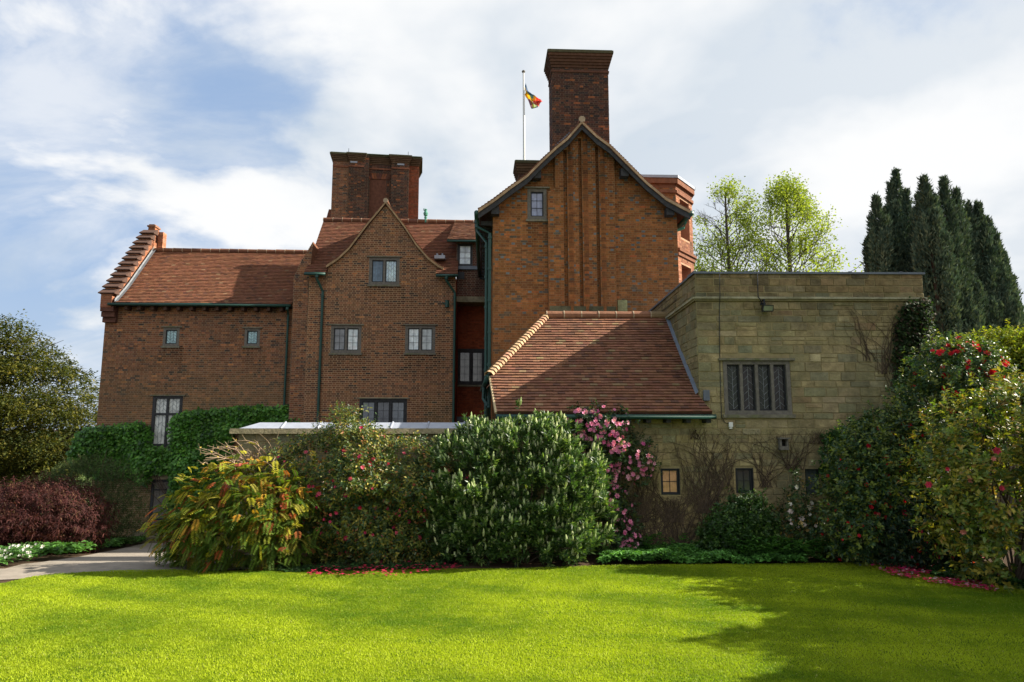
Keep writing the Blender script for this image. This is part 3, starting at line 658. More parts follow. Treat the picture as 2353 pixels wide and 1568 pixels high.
# roof slopes of the big gable (rows run in depth), verge, bargeboard
def rb(curve, tint=None):
    a = [gab.pt(*gab.uz(*p), 0) for p in curve]
    return a
offs = Vector((gab.n.x, gab.n.y, 0))
fpl = gab.off(-WF)                                   # plane of the verge
for cv in (gL, [gL[-1]]+gR):
    a = sorted([fpl.pt(*fpl.uz(*p), 0) for p in cv], key=lambda p: p.z); b = [p-offs*9.5 for p in a]
    tiles('roof', house, samp(a, 20), samp(b, 20), 42, tw=.2, thick=.10)
apx = fpl.uz(1337, 275); ridge('ridge_tiles', house, fpl.pt(apx[0], apx[1], .03), fpl.pt(apx[0], apx[1], -9.5), .095)
verge(fpl, gL+gR, .02, 0, (.40, .27, .16), 'verge', 'tile', th=.09, wd=.2)
mb = MB(); cv = gL+gR
for (p, q) in zip(cv, cv[1:]):
    a, b = fpl.uz(*p), fpl.uz(*q)
    L = [fpl.pt(a[0], a[1]-.30, -.02), fpl.pt(b[0], b[1]-.30, -.02), fpl.pt(b[0], b[1]-.30, -.07), fpl.pt(a[0], a[1]-.30, -.07)]
    T = [fpl.pt(a[0], a[1]-.10, -.02), fpl.pt(b[0], b[1]-.10, -.02), fpl.pt(b[0], b[1]-.10, -.07), fpl.pt(a[0], a[1]-.10, -.07)]
    mb.hexa(L+T)
mb.build('bargeboard', M['doak'], house)
mb = MB()
for px, py in ((1138, 490), (1233, 408), (1432, 404), (1535, 492)):
    a = gab.uz(px, py); MB().pbox(gab, a[0]-.12, a[1]-.12, a[0]+.12, a[1]+.12, 0, WF-.1).build('purlin_end', M['doak'], house)
for k in range(14):                                  # rafter feet under the left eave
    a = fpl.uz(1101, 492); p = fpl.pt(a[0]+.05, a[1]-.12, -.5-k*.62); MB().box((p.x, p.y, p.z-.08), (p.x+.45, p.y+.12, p.z+.06)).build('rafter_end', M['doak'], house)
a = fpl.uz(1098, 486); g0 = fpl.pt(a[0]-.04, a[1]-.03, -.02); g1 = g0-offs*9.3; gutter(house, [g0, g1], .075)
a2 = fpl.uz(1587, 487); g2 = fpl.pt(a2[0]+.02, a2[1]-.04, 0); gutter(house, [g2, g2-offs*9.3], .085)
MB().tube([g2+Vector((-.04, .5, -.12)), g2+Vector((-.10, .55, -.30)), g2+Vector((-.42, .6, -.42))], .045, 8).build('downpipe', M['copper'], house)
ua = gu(1125, 700); zg_ = g0.z
for dxp, zz in ((0, 0), (-.10, -.25)):
    s0 = g0-offs*(.55 if dxp == 0 else 1.0)
    downpipe(house, [s0+Vector((0, 0, -.05)), s0+Vector((.02, 0, -.28)), gab.pt(ua+dxp, s0.z-.55+zz, .02-abs(dxp)*1.5), gab.pt(ua+dxp, -.3, .02-abs(dxp)*1.5)], .05, 9)
# tall chimney
tk = Pl(1337, 21.6, 2.5)
zq0, zq1, zq2 = P(1337, 420, 21.6).z, tk.uz(1337, 160)[1], tk.uz(1337, 121)[1]
t0, t1 = tk.uz(1269, 250)[0], tk.uz(1399, 250)[0]
tch = MB().pbox(tk, t0+.01, zq0, t1-.01, zq2, -1.0, -.01, (.10, .05, .03)).build('chimney', M['brick'], house)
masonry('brick_face', tch, tk, [(t0, zq0), (t1, zq0), (t1, zq2-.05), (t0, zq2-.05)], pal=SOOTY, mortar=(.19, .14, .10), ch=.076, back=1.0)
tl = Pl(0, 0, -87.5, A=tk.pt(t0, 0, 0).to_2d()); masonry('brick_face', tch, tl, [(-1.0, zq0), (0, zq0), (0, zq2-.05), (-1.0, zq2-.05)], pal=SOOTY, mortar=(.2, .15, .11), ch=.076)
tr_ = Pl(0, 0, 92.5, A=tk.pt(t1, 0, 0).to_2d()); masonry('brick_face', tch, tr_, [(0, zq0), (1.0, zq0), (1.0, zq2-.05), (0, zq2-.05)], pal=ORANGE, mortar=(.3, .2, .11), ch=.076)
cornice(tk, [(t0, t1, .0)], zq1+.05, zq2, tch, 1.0, steps=6, ov=.17, col=(.10, .05, .03))
MB().pbox(tk, t0-.03, zq1-.12, t1+.03, zq1-.05, -1.03, .035, (.12, .055, .035)).build('string_course', M['brick'], tch)
p = tk.pt(tk.uz(1332, 120)[0], zq2, -.4); MB().tube([p, p+Vector((0, 0, .35))], .01, 5).build('lightning_rod', M['iron'], tch)
mb = MB()                                            # stepped lead flashing on the left
for k in range(9): a = tk.uz(1272+k*4.2, 338-k*3.9); mb.pbox(tk, a[0], a[1]-.16, a[0]+.12, a[1]+.02, 0, .02)
mb.build('flashing', M['dlead'], tch)
# small chimney behind the left slope
sk_ = Pl(1210, 24.5, 3); z0_, z1_ = sk_.uz(1210, 440)[1], sk_.uz(1210, 372)[1]; s0, s1 = sk_.uz(1190, 400)[0], sk_.uz(1245, 400)[0]
sch = masonry('chimney', house, sk_, [(s0, z0_), (s1, z0_), (s1, z1_), (s0, z1_)], pal=SOOTY, mortar=(.18, .13, .09), back=.9)
cornice(sk_, [(s0, s1, 0)], sk_.uz(1210, 400)[1], z1_, sch, .9, steps=5, ov=.13)
# --- canted bay tower on the right side of the big gable block
A_ = P(1452, 409, 21.0); B_ = P(1551, 409, 21.05); C_ = P(1588, 437, 22.1); A_.z = B_.z = C_.z = B_.z
def plane2(a, b): d = (b-a); return Pl(0, 0, math.degrees(math.atan2(d.y, d.x)), A=a.to_2d()), d.to_2d().length
pf, lf = plane2(A_, B_); ps_, ls = plane2(B_, C_); D_ = C_+Vector((.1, 4, 0)); pd, ld_ = plane2(C_, D_)
zt = B_.z; bay = masonry('bay_tower', house, pf, [(0, -.5), (lf, -.5), (lf, zt-.15), (0, zt-.15)], pal=ORANGE, mortar=(.3, .19, .11))
h1 = (.30, ps_.uz(1570, 548)[1], ls-.28, ps_.uz(1570, 462)[1]); h2 = (.28, ps_.uz(1576, 720)[1], ls-.28, ps_.uz(1576, 612)[1])
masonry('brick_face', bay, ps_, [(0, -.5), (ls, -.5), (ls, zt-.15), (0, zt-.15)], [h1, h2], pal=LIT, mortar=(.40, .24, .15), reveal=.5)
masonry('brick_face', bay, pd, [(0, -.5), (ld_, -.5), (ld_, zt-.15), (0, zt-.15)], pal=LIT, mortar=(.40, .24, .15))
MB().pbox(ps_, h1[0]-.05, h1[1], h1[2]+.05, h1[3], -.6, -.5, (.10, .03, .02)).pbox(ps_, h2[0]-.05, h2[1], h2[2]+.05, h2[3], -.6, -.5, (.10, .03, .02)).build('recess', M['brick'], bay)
mb = MB(); ml = MB()
z57 = ps_.uz(1560, 577)[1]; z45 = ps_.uz(1553, 437)[1]
for pl_, L in ((pf, lf), (ps_, ls), (pd, ld_)):
    for za, zb_, e in ((z57-.16, z57-.02, .04), (z57-.02, z57+.06, .09), (z45-.12, z45-.02, .05), (z45+.05, zt-.15, .0), (zt-.22, zt-.04, .09)): mb.pbox(pl_, -e*.4, za, L+e*.4, zb_, -.02, e+.012, (.20, .085, .048))
    ml.pbox(pl_, -.06, zt-.04, L+.06, zt+.05, -.5, .13)
mb.build('string_course', M['brick'], bay); ml.build('lead_capping', M['lead'], bay)

# ================================================================== STONE ANNEX
ann = thing('stone_annex', 'flat-topped sandstone block with a leaded window and a clay-tiled lean-to on its left', 'building', (4, 14.5, 0))
tw = Pl(1603, 14.4, .8); ts = Pl(0, 0, -90, A=tw.pt(0, 0, 0).to_2d())
zp = tw.uz(1603, 630)[1]; zstr = tw.uz(1603, 688)[1]
uE = tw.uz(2120, 660)[0]; ul = tw.uz(1152, 960)[0]; zev = P(1142, 955, 14.4).z
bwin = tw.box(1663, 829, 1817, 953); ws = [tw.box(1519, 1077, 1562, 1137), tw.box(1691, 1076, 1731, 1133), tw.box(1851, 1078, 1882, 1136)]
def stt(u, z, c):
    k = max(0, min(.5, (2.5-z)/3))+.15*float(noise(np.array([[u, z]]), 1.2, 31)[0]); k = max(0, min(.6, k))
    c = c*(1-k)+k*np.array([.27, .19, .08])
    c = c*np.array([1.22, 1.18, 1.16])
    drip = max(0, 1-(zstr-z)/1.1) if z < zstr else 0; st = .35*drip+.30*max(0, float(noise(np.array([[u*2.2, z*.6]]), 1.1, 41)[0])); c = c*(1-min(.5, st))
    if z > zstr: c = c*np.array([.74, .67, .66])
    return c
ashlar('wall', ann, tw, [(ul, -.3), (uE, -.3), (uE, zp), (0, zp), (0, zev), (ul, zev)], [bwin]+ws, tint=stt, back=.5)
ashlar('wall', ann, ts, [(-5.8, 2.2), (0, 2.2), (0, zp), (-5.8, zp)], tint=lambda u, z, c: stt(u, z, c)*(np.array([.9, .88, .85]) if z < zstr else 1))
tl2 = Pl(0, 0, -90, A=tw.pt(ul, 0, 0).to_2d()); ashlar('wall', ann, tl2, [(-5.5, -.6), (0, -.6), (0, 2.75), (-5.5, 2.75)])
er = Pl(0, 0, 90, A=tw.pt(uE, 0, 0).to_2d()); ashlar('wall', ann, er, [(0, -.3), (6, -.3), (6, zp), (0, zp)])
mb = MB(); ml = MB()
for pl_, a, b in ((tw, -.05, uE+.05), (ts, -5.8, .05)):
    mb.pbox(pl_, a, zstr, b, zstr+.045, -.02, .085, (.30, .28, .19)); mb.pbox(pl_, a, zstr-.04, b, zstr, -.02, .05, (.22, .19, .10))
    ml.pbox(pl_, a, zp, b, zp+.045, -.45, .05)
    k = a
    while k < b: ml.pbox(pl_, k, zp+.045, k+.05, zp+.06, -.45, .055); k += 1.15
mb.build('string_course', M['stone'], ann); ml.build('lead_capping', M['dlead'], ann)
MB().quad(tw.pt(0, zp-.25, -.3), tw.pt(uE, zp-.25, -.3), tw.pt(uE, zp-.25, -6), tw.pt(0, zp-.25, -6)).build('flat_roof', M['dlead'], ann)
window(ann, tw, (1663, 829, 1817, 953), 4, 1, 'zig', ((.018, .022, .018), (.022, .02, .02)), gr=(2, 6), surround=.085, depth=.16, inner=True, gm='dglass', lm='mlead')
window(ann, tw, (1519, 1077, 1562, 1137), 1, 1, 'grid', ((.42, .225, .115),), gr=(2, 2), timber='iron', surround=.015, hood=False, sill=False, depth=.12, inner=True, label='small window backed by brown boards')
window(ann, tw, (1691, 1076, 1731, 1133), 1, 1, 'grid', ((.02, .025, .03),), gr=(2, 2), timber='iron', surround=.015, hood=False, sill=False, depth=.12, inner=True)
window(ann, tw, (1851, 1078, 1882, 1136), 1, 1, 'none', ((.06, .07, .07),), timber='iron', surround=.01, hood=False, sill=False, depth=.12, inner=False)
# lean-to roof
eYz = 13.95; eL_, eR_ = P(1142, 947, eYz), P(1637, 951, eYz); eR_.z = eL_.z
rdY = 17.1; rdR, rdL = P(1538, 727, rdY), P(1256, 727, rdY); rdR.x = ts.A.x; rdL.z = rdR.z
kn = P(1126, 864, eYz+(rdY-eYz)*.343); kn.z = eL_.z+(rdR.z-eL_.z)*.343
nn = 20; Lp = []; Rp = []
for i in range(nn+1):
    v = i/nn; base = eL_.lerp(kn, v/.343) if v < .343 else kn.lerp(rdL, (v-.343)/.657)
    y = eYz+(rdY-eYz)*v; z = eL_.z+(rdR.z-eL_.z)*v; sag = -.05*math.sin(math.pi*v); Lp.append(Vector((base.x, y, z+sag)))
    xr = eR_.x+.0-(eR_.x-ts.A.x+.02)*min(1, v/.14); Rp.append(Vector((xr, y, z+sag)))
def lt(p, v, c):
    k = float(noise(np.array([[p.x*.7, p.z*2]]), 1.0, 17)[0]); return c*(1+.14*k)*np.array([.95, .92, .9])
BT = [(5, (.215, .100, .058)), (3, (.185, .085, .052)), (2, (.245, .118, .068)), (1.0, (.140, .070, .048)), (.5, (.25, .17, .09))]
tiles('roof', ann, Lp, Rp, 37, tw=.165, th=.022, pal=BT, tint=lt, thick=.12)
A2 = P(1110, 893, 20); A2.z = kn.z; B2 = Vector((rdL.x, rdY, rdR.z))
tiles('roof', ann, [A2, B2+Vector((0, .02, 0))], [kn, B2], 20, pal=BT)
bkL, bkR = Vector((rdL.x-1.2, 20, 3.4)), Vector((rdR.x, 20, 3.4))
tiles('roof', ann, [bkR, rdR], [bkL, rdL], 15, tw=.4, pal=BT)
ridge('ridge_tiles', ann, rdL+Vector((0, 0, .01)), rdR+Vector((0, 0, .01)), .115, .42, pal=BT)
mb = MB(); nb = 25
for i in range(nb):                                  # bonnet tiles down the hip
    p, q = kn.lerp(rdL, i/nb), kn.lerp(rdL, (i+1.1)/nb); d = (q-p).normalized(); c = col_pick(1, [(3, (.46, .30, .17)), (2, (.40, .22, .13))])[0]
    for a0_, a1_ in ((-95, -48), (-48, 0), (0, 48), (48, 95)):
        s_ = d.cross(Vector((0, 0, 1))).normalized(); up = s_.cross(d)
        def off(a, r): return s_*math.sin(R(a))*r+up*math.cos(R(a))*r*.8
        r0_, r1_ = .135, .085; lo = -d*.05
        mb.quad(p+off(a0_, r0_)+lo, p+off(a1_, r0_)+lo, q+off(a1_, r1_), q+off(a0_, r1_), c); mb.quad(p+off(a0_, r0_-.02)+lo, p+off(a1_, r0_-.02)+lo, p+off(a1_, r0_)+lo, p+off(a0_, r0_)+lo, c*.8)
mb.build('hip_tiles', M['tile'], ann)
v_ = MB(); vd = MB()
for a, b in ((Lp[0], Lp[7]),): v_.tube([a+Vector((-.02, 0, -.02)), b+Vector((-.02, 0, -.02))], .03, 5, (.5, .38, .22))
v_.build('verge', M['tile'], ann)
fl = MB()
for p, q in zip(Rp[3:], Rp[4:]): fl.quad(p+Vector((-.06, 0, .03)), p+Vector((0.012, 0, .09)), q+Vector((0.012, 0, .09)), q+Vector((-.06, 0, .03)))
fl.pbox(tw, .07, tw.uz(1620, 921)[1], .20, tw.uz(1620, 897)[1], .02, .06); fl.build('flashing', M['dlead'], ann)
gutter(ann, [eL_+Vector((-.02, -.04, -.10)), eR_+Vector((.06, -.04, -.10))], .05)
gutter(ann, [kn+Vector((-.04, -.02, -.06)), A2+Vector((-.04, 0, -.06))], .06)
A3_ = kn.lerp(A2, .55)+Vector((-.04, 0, -.08)); MB().tube([A3_, A3_+Vector((-.02, 0, -.35)), A3_+Vector((.10, -.2, -.55)), gab.pt(ua, 2.6, .1)], .045, 8).build('downpipe', M['green'], ann)
e5 = eL_+Vector((.32, 0, -.15)); MB().tube([e5, e5+Vector((0, .1, -.3)), e5+Vector((0, .35, -.45)), e5+Vector((0, .35, -2))], .05, 8).tube([e5, e5+Vector((0, .03, -.1))], .075, 8).build('downpipe', M['green'], ann)
mb = MB(); k = ul+.1
while k < .15: MB().pbox(tw, k, zev-.16, k+.1, zev-.04, 0, .34).build('rafter_end', M['doak'], ann); k += .42
# fittings on the annex
def cable(pts): return MB().tube(pts, .011, 5)
c1 = tw.uz(1652, 630); mb = MB(); pts = [tw.pt(*tw.uz(x, y), wv) for x, y, wv in ((1651, 628, .07), (1651, 684, .10), (1652, 700, .03), (1653, 830, .03), (1655, 900, .03), (1657, 960, .03), (1665, 972, .04), (1676, 975, .04))]
cb = MB().tube(pts, .008, 5).build('cable', M['iron']); tag(cb, 'thin black cable running down the sandstone wall left of the leaded window', 'cable')
j = tw.uz(1677, 976); jb = MB().pbox(tw, j[0]-.04, j[1]-.05, j[0]+.04, j[1]+.05, .02, .08, (1, 1, 1)).pbox(tw, j[0]-.03, j[1]-.09, j[0]+.03, j[1]-.05, .02, .06).build('junction_box', M['white']); tag(jb, 'small white junction box at the foot of the black cable on the stone wall', 'junction box')
j = tw.uz(1756, 712); fld = thing('floodlight', 'black floodlight fixed high on the sandstone wall above the leaded window', 'floodlight', tw.pt(j[0], j[1], .1))
MB().hexa([tw.pt(j[0]-.12, j[1]-.08, .20), tw.pt(j[0]+.12, j[1]-.08, .20), tw.pt(j[0]+.09, j[1]-.06, .06), tw.pt(j[0]-.09, j[1]-.06, .06), tw.pt(j[0]-.12, j[1]+.06, .24), tw.pt(j[0]+.12, j[1]+.06, .24), tw.pt(j[0]+.09, j[1]+.06, .08), tw.pt(j[0]-.09, j[1]+.06, .08)], (1, 1, 1)).build('lamp_housing', M['iron'], fld)
MB().quad(tw.pt(j[0]-.10, j[1]-.06, .208), tw.pt(j[0]+.10, j[1]-.06, .208), tw.pt(j[0]+.10, j[1]+.04, .245), tw.pt(j[0]-.10, j[1]+.04, .245), (.16, .18, .15)).build('lamp_glass', M['glass'], fld)
MB().tube([tw.pt(j[0]-.04, j[1]+.20, 0), tw.pt(j[0]-.04, j[1]+.20, .12), tw.pt(j[0]-.04, j[1]+.05, .12)], .02, 6).tube([tw.pt(j[0]-.09, j[1]+.12, .02), tw.pt(j[0]+.02, j[1]+.12, .02)], .035, 6).build('bracket', M['iron'], fld)
pts = [tw.pt(*tw.uz(x, y), wv) for x, y, wv in ((1737, 629, .08), (1738, 684, .10), (1750, 698, .05))]
MB().tube(pts, .011, 5).build('cord', M['iron'], fld)
j = tw.uz(1797, 1022); nb_ = thing('nest_box', 'small open-fronted wooden bird box hung on the sandstone wall under bare creeper', 'bird box', tw.pt(j[0], j[1], .1))
MB().pbox(tw, j[0]-.09, j[1]-.11, j[0]+.09, j[1]-.03, 0, .13).pbox(tw, j[0]-.09, j[1]-.03, j[0]-.05, j[1]+.12, 0, .12).pbox(tw, j[0]+.05, j[1]-.03, j[0]+.09, j[1]+.12, 0, .12).build('box', M['oak'], nb_)
MB().pbox(tw, j[0]-.11, j[1]+.12, j[0]+.11, j[1]+.15, 0, .17).build('lid', M['oak'], nb_); MB().pbox(tw, j[0]-.05, j[1]-.03, j[0]+.05, j[1]+.12, 0, .03).build('opening', M['inside_shade'], nb_)  # near-black panel: the shade inside the box is put into its colour

# ================================================================== GARDEN WALLS, FLAG
gw = Pl(850, 14.75, .5); g0_, g1_ = gw.uz(548, 1010)[0], gw.uz(1156, 985)[0]; zc = gw.uz(850, 997)[1]; zl0 = gw.uz(850, 985)[1]; zl1 = gw.uz(850, 974)[1]
gwall = thing('garden_wall', 'low sandstone wall with lead-covered coping behind the flowering shrubs', 'wall', gw.pt((g0_+g1_)/2, 0, 0))
DULL = [(3, (.16, .13, .075)), (2, (.20, .16, .09)), (1, (.12, .12, .08))]
ashlar('wall', gwall, gw, [(g0_, -1.2), (g1_, -1.2), (g1_, zc), (g0_, zc)], pal=DULL, back=1.6, lo=.12, hi=.2)
mb = MB(); u = g0_-.16
while u < g1_:
    u1 = min(u+random.uniform(.7, 1.0), g1_); mb.hexa([gw.pt(u, zc, .13), gw.pt(u1-.008, zc, .13), gw.pt(u1-.008, zc, -1.7), gw.pt(u, zc, -1.7), gw.pt(u, zl0, .10), gw.pt(u1-.008, zl0, .10), gw.pt(u1-.008, zl0, -1.7), gw.pt(u, zl0, -1.7)], np.array((.30, .25, .15))*random.uniform(.85, 1.1)); u = u1
mb.build('coping', M['stone'], gwall); mb = MB(); u = g0_+.12
while u < g1_:
    u1 = min(u+.80, g1_); lx = .22 if u < g0_+.2 else 0
    mb.hexa([gw.pt(u-lx*.5, zl0+.003, .02), gw.pt(u1, zl0+.003, .02), gw.pt(u1, zl0+.003, -1.6), gw.pt(u-lx*.5, zl0+.003, -1.6), gw.pt(u+lx, zl1+.03, -.30), gw.pt(u1, zl1+.03, -.30), gw.pt(u1, zl1+.03, -1.3), gw.pt(u+lx, zl1+.03, -1.3)])
    mb.tube([gw.pt(u1, zl0, .03), gw.pt(u1, zl1+.04, -.30)], .022, 6); u = u1
mb.build('lead_capping', M['lead'], gwall)
rw = Pl(2120, 15.6, 0); zr0 = rw.uz(2250, 832)[1]; rwall = thing('boundary_wall', 'old grey stone wall overgrown with creeper at the right edge beyond the camellias', 'wall', rw.pt(2, 0, 0))
ashlar('wall', rwall, rw, [(0, -.3), (9, -.3), (9, zr0), (0, zr0)], pal=[(3, (.30, .27, .24)), (2, (.24, .22, .19)), (1, (.36, .33, .28))], back=.5)
fb = P(1205, 372, 25.0); ft = P(1203, 168, 25.0); fp = thing('flagpole', 'white flagpole with a fluttering flag behind the big gable beside the tall chimney', 'flagpole', (fb.x, fb.y, fb.z))
fb.z -= 1.5; MB().tube([fb, ft], [.055, .035], 10).build('pole', M['white'], fp)
MB().tube([ft+Vector((0, 0, z)) for z in (0, .02, .06, .10, .12)], [.02, .06, .075, .05, .01], 8).build('finial', M['oak'], fp)
def flag():
    nu, nv = 26, 18; mb = MB(); top = P(1206, 190, 25.0); 
    g = np.zeros((nu+1, nv+1, 3))
    outer = [(1206, 190), (1212, 206), (1221, 219), (1230, 223), (1241, 228), (1246, 233)]      # upper edge of the hanging cloth
    lower = [(1206.5, 218), (1211, 228), (1217, 238), (1222, 246), (1229, 251), (1235, 249)]
    for i in range(nu+1):
        s = i/nu*5; k = min(int(s), 4); f = s-k
        a = P(outer[k][0]*(1-f)+outer[k+1][0]*f, outer[k][1]*(1-f)+outer[k+1][1]*f, 25); b = P(lower[k][0]*(1-f)+lower[k+1][0]*f, lower[k][1]*(1-f)+lower[k+1][1]*f, 25)
        for j in range(nv+1):
            v = j/nv; p = a.lerp(b, v); d = math.sin(v*9+i*.35)*.10*min(1, i/6)+math.sin(i*.5)*.08*i/nu
            g[i, j] = (p.x+.03*math.sin(v*9+1), p.y+d, p.z)
    Q = []; Cc = []
    for i in range(nu):
        for j in range(nv):
            u, v = i/nu, j/nv; Q.append([g[i, j], g[i+1, j], g[i+1, j+1], g[i, j+1]])
            gold, red, blu = (.75, .45, .04), (.62, .03, .04), (.05, .10, .20)
            c = gold
            if u < .5 and v < .28: c = blu
            elif u < .45 and .45 < v < .75 and (i+j) % 5 < 2: c = red
            elif u > .55 and v < .62: c = red if (i*3+j*2) % 7 > 1 else (.75, .25, .22)
            elif u > .5 and .62 <= v < .74: c = (.45, .55, .62)
            elif u > .55: c = (.18, .18, .04) if j < nv-2 else blu
            elif u > .3 and v > .8: c = (.25, .10, .28)
            elif .45 <= u <= .55: c = (.45, .22, .02)
            Cc.append(c)
    mb.quads(np.array(Q), np.array(Cc)); return mb.build('flag', M['cloth'], fp, smooth=True, weld=True)
flag()

# ================================================================== GROUND, PATH, LAWN
def sheet(name, xs, ys, m, lift=0, col=(1, 1, 1), colf=None):
    X, Y = np.meshgrid(xs, ys, indexing='ij'); Z = gh(X, Y)+lift; Pn = np.stack([X, Y, Z], -1)
    q = np.stack([Pn[:-1, :-1], Pn[1:, :-1], Pn[1:, 1:], Pn[:-1, 1:]], 2).reshape(-1, 4, 3)
    mb = MB().quads(q, col if colf is None else colf(q.mean(1))); return mb.build(name, m, None, smooth=True, weld=True)
def mground():
    m = bpy.data.materials.new('soil'); m.use_nodes = True; t = NT(m.node_tree); g = t.n('ShaderNodeNewGeometry').outputs['Position']
    n = t.n('ShaderNodeTexNoise', {'Vector': g, 'Scale': 2.5, 'Detail': 8, 'Roughness': .7}); sx = t.n('ShaderNodeSeparateXYZ', {0: g})
    far = t.ramp(sx.outputs[1], 33, 42); near = t.mix(n.outputs[0], (.035, .022, .013, 1), (.085, .055, .035, 1))
    fa = t.mix(n.outputs[0], (.05, .09, .02, 1), (.10, .13, .035, 1))
    b = t.n('ShaderNodeBsdfPrincipled', {'Base Color': t.mix(far, near, fa), 'Roughness': 1, 'Specular IOR Level': .1})
    bp = t.n('ShaderNodeBump', {'Height': n.outputs[0], 'Strength': .8, 'Distance': .05}); t.nt.links.new(bp.outputs[0], b.inputs['Normal'])
    t.nt.links.new(b.outputs[0], t.n('ShaderNodeOutputMaterial').inputs[0]); return m
ground = sheet('ground', [-1500, -600, -200, -100]+list(np.arange(-60, 61, 1.5))+[100, 200, 600, 1500], [-300, -60, -20]+list(np.arange(-4, 60, 1.0))+[70, 90, 120, 160, 300, 700, 2500], mground())
tag(ground, kind='structure')
def poly_sheet(name, pts, m, lift, step=.4):
    P_ = np.array([[p.x, p.y] for p in pts]); x0, y0 = P_.min(0); x1, y1 = P_.max(0); mb = MB(); Q = []
    ys = np.arange(y0, y1+step, step); poly = [tuple(p) for p in P_]
    def row(y): return spans(poly, min(max(y, y0+1e-3), y1-1e-3))
    for ya in ys[:-1]:
        yb = min(ya+step, y1); A, B = row(ya), row(yb)
        if not A or not B: continue
        (a0, a1), (b0, b1) = (A[0][0], A[-1][1]), (B[0][0], B[-1][1]); n = max(1, int(max(a1-a0, b1-b0)/.8))
        for k in range(n):
            c = [(a0+(a1-a0)*k/n, ya), (a0+(a1-a0)*(k+1)/n, ya), (b0+(b1-b0)*(k+1)/n, yb), (b0+(b1-b0)*k/n, yb)]
            Q.append([[x, y, float(gh(x, y))+lift] for x, y in c])
    return mb.quads(np.array(Q)).build(name, m, None, smooth=True, weld=True)
lawn_px = [(0, 1347), (60, 1332), (120, 1323), (250, 1316), (400, 1313), (560, 1322), (700, 1324), (860, 1324), (1000, 1316), (1200, 1310), (1400, 1303), (1700, 1300), (1900, 1298), (2000, 1298), (2060, 1308), (2130, 1322), (2220, 1338), (2353, 1355)]
lp = [G(*p) for p in lawn_px]; lawn_poly = [Vector((-30, 2, 0)), Vector((-20, 8.5, 0)), Vector((-12.5, 10.2, 0))]+lp+[Vector((12, 9.6, 0)), Vector((14, 6, 0)), Vector((14, -3, 0)), Vector((-30, -3, 0))]
def mlawn():
    m = bpy.data.materials.new('turf'); m.use_nodes = True; t = NT(m.node_tree); g = t.n('ShaderNodeNewGeometry').outputs['Position']
    mp = t.n('ShaderNodeMapping', {0: g}); mp.inputs['Scale'].default_value = (.6, 1.5, 1); mp.inputs['Rotation'].default_value = (0, 0, R(-12))
    a = t.n('ShaderNodeTexNoise', {'Vector': mp.outputs[0], 'Scale': 1.6, 'Detail': 6, 'Roughness': .65}); b_ = t.n('ShaderNodeTexNoise', {'Vector': g, 'Scale': 45, 'Detail': 4, 'Roughness': .7})
    c = t.mix(t.ramp(a.outputs[0], .35, .66), (.085, .155, .003, 1), (.24, .29, .007, 1)); c = t.mix(t.ramp(b_.outputs[0], .35, .7), t.mix(1, c, (.55, .6, .5, 1), 'MULTIPLY'), c)
    b = t.n('ShaderNodeBsdfPrincipled', {'Base Color': c, 'Roughness': .9, 'Specular IOR Level': .1})
    bp = t.n('ShaderNodeBump', {'Height': b_.outputs[0], 'Strength': 1, 'Distance': .03}); t.nt.links.new(bp.outputs[0], b.inputs['Normal'])
    t.nt.links.new(b.outputs[0], t.n('ShaderNodeOutputMaterial').inputs[0]); return m
tag(poly_sheet('lawn', lawn_poly, mlawn(), .03), kind='structure')
path_px_up = [(0, 1312), (90, 1294), (180, 1281), (270, 1264), (345, 1247)]
path_poly = [Vector((-30, 9.8, 0)), Vector((-22, 12.5, 0))]+[G(*p) for p in path_px_up]+[Vector((-13.5, 26.5, 0)), Vector((-8.0, 26.5, 0)), Vector((-6.5, 17, 0)), Vector((-4.6, 13.6, 0)), Vector((-4.7, 12.4, 0)), Vector((-8, 12.0, 0)), Vector((-12.5, 10.0, 0)), Vector((-20, 8.2, 0)), Vector((-30, 1.6, 0))]
tag(poly_sheet('path', path_poly, mat('path_stone', base=(.24, .205, .165), rough=.95, mott=.25, mscale=3, bump=.5, bscale=50), .012, .5), kind='structure')
def inpoly(x, y, poly):
    r = np.zeros(len(x), bool); n = len(poly)
    for i in range(n):
        (a, b), (c, d) = poly[i], poly[(i+1) % n]
        if b == d: continue
        k = ((b > y) != (d > y)) & (x < (c-a)*(y-b)/(d-b)+a); r ^= k
    return r
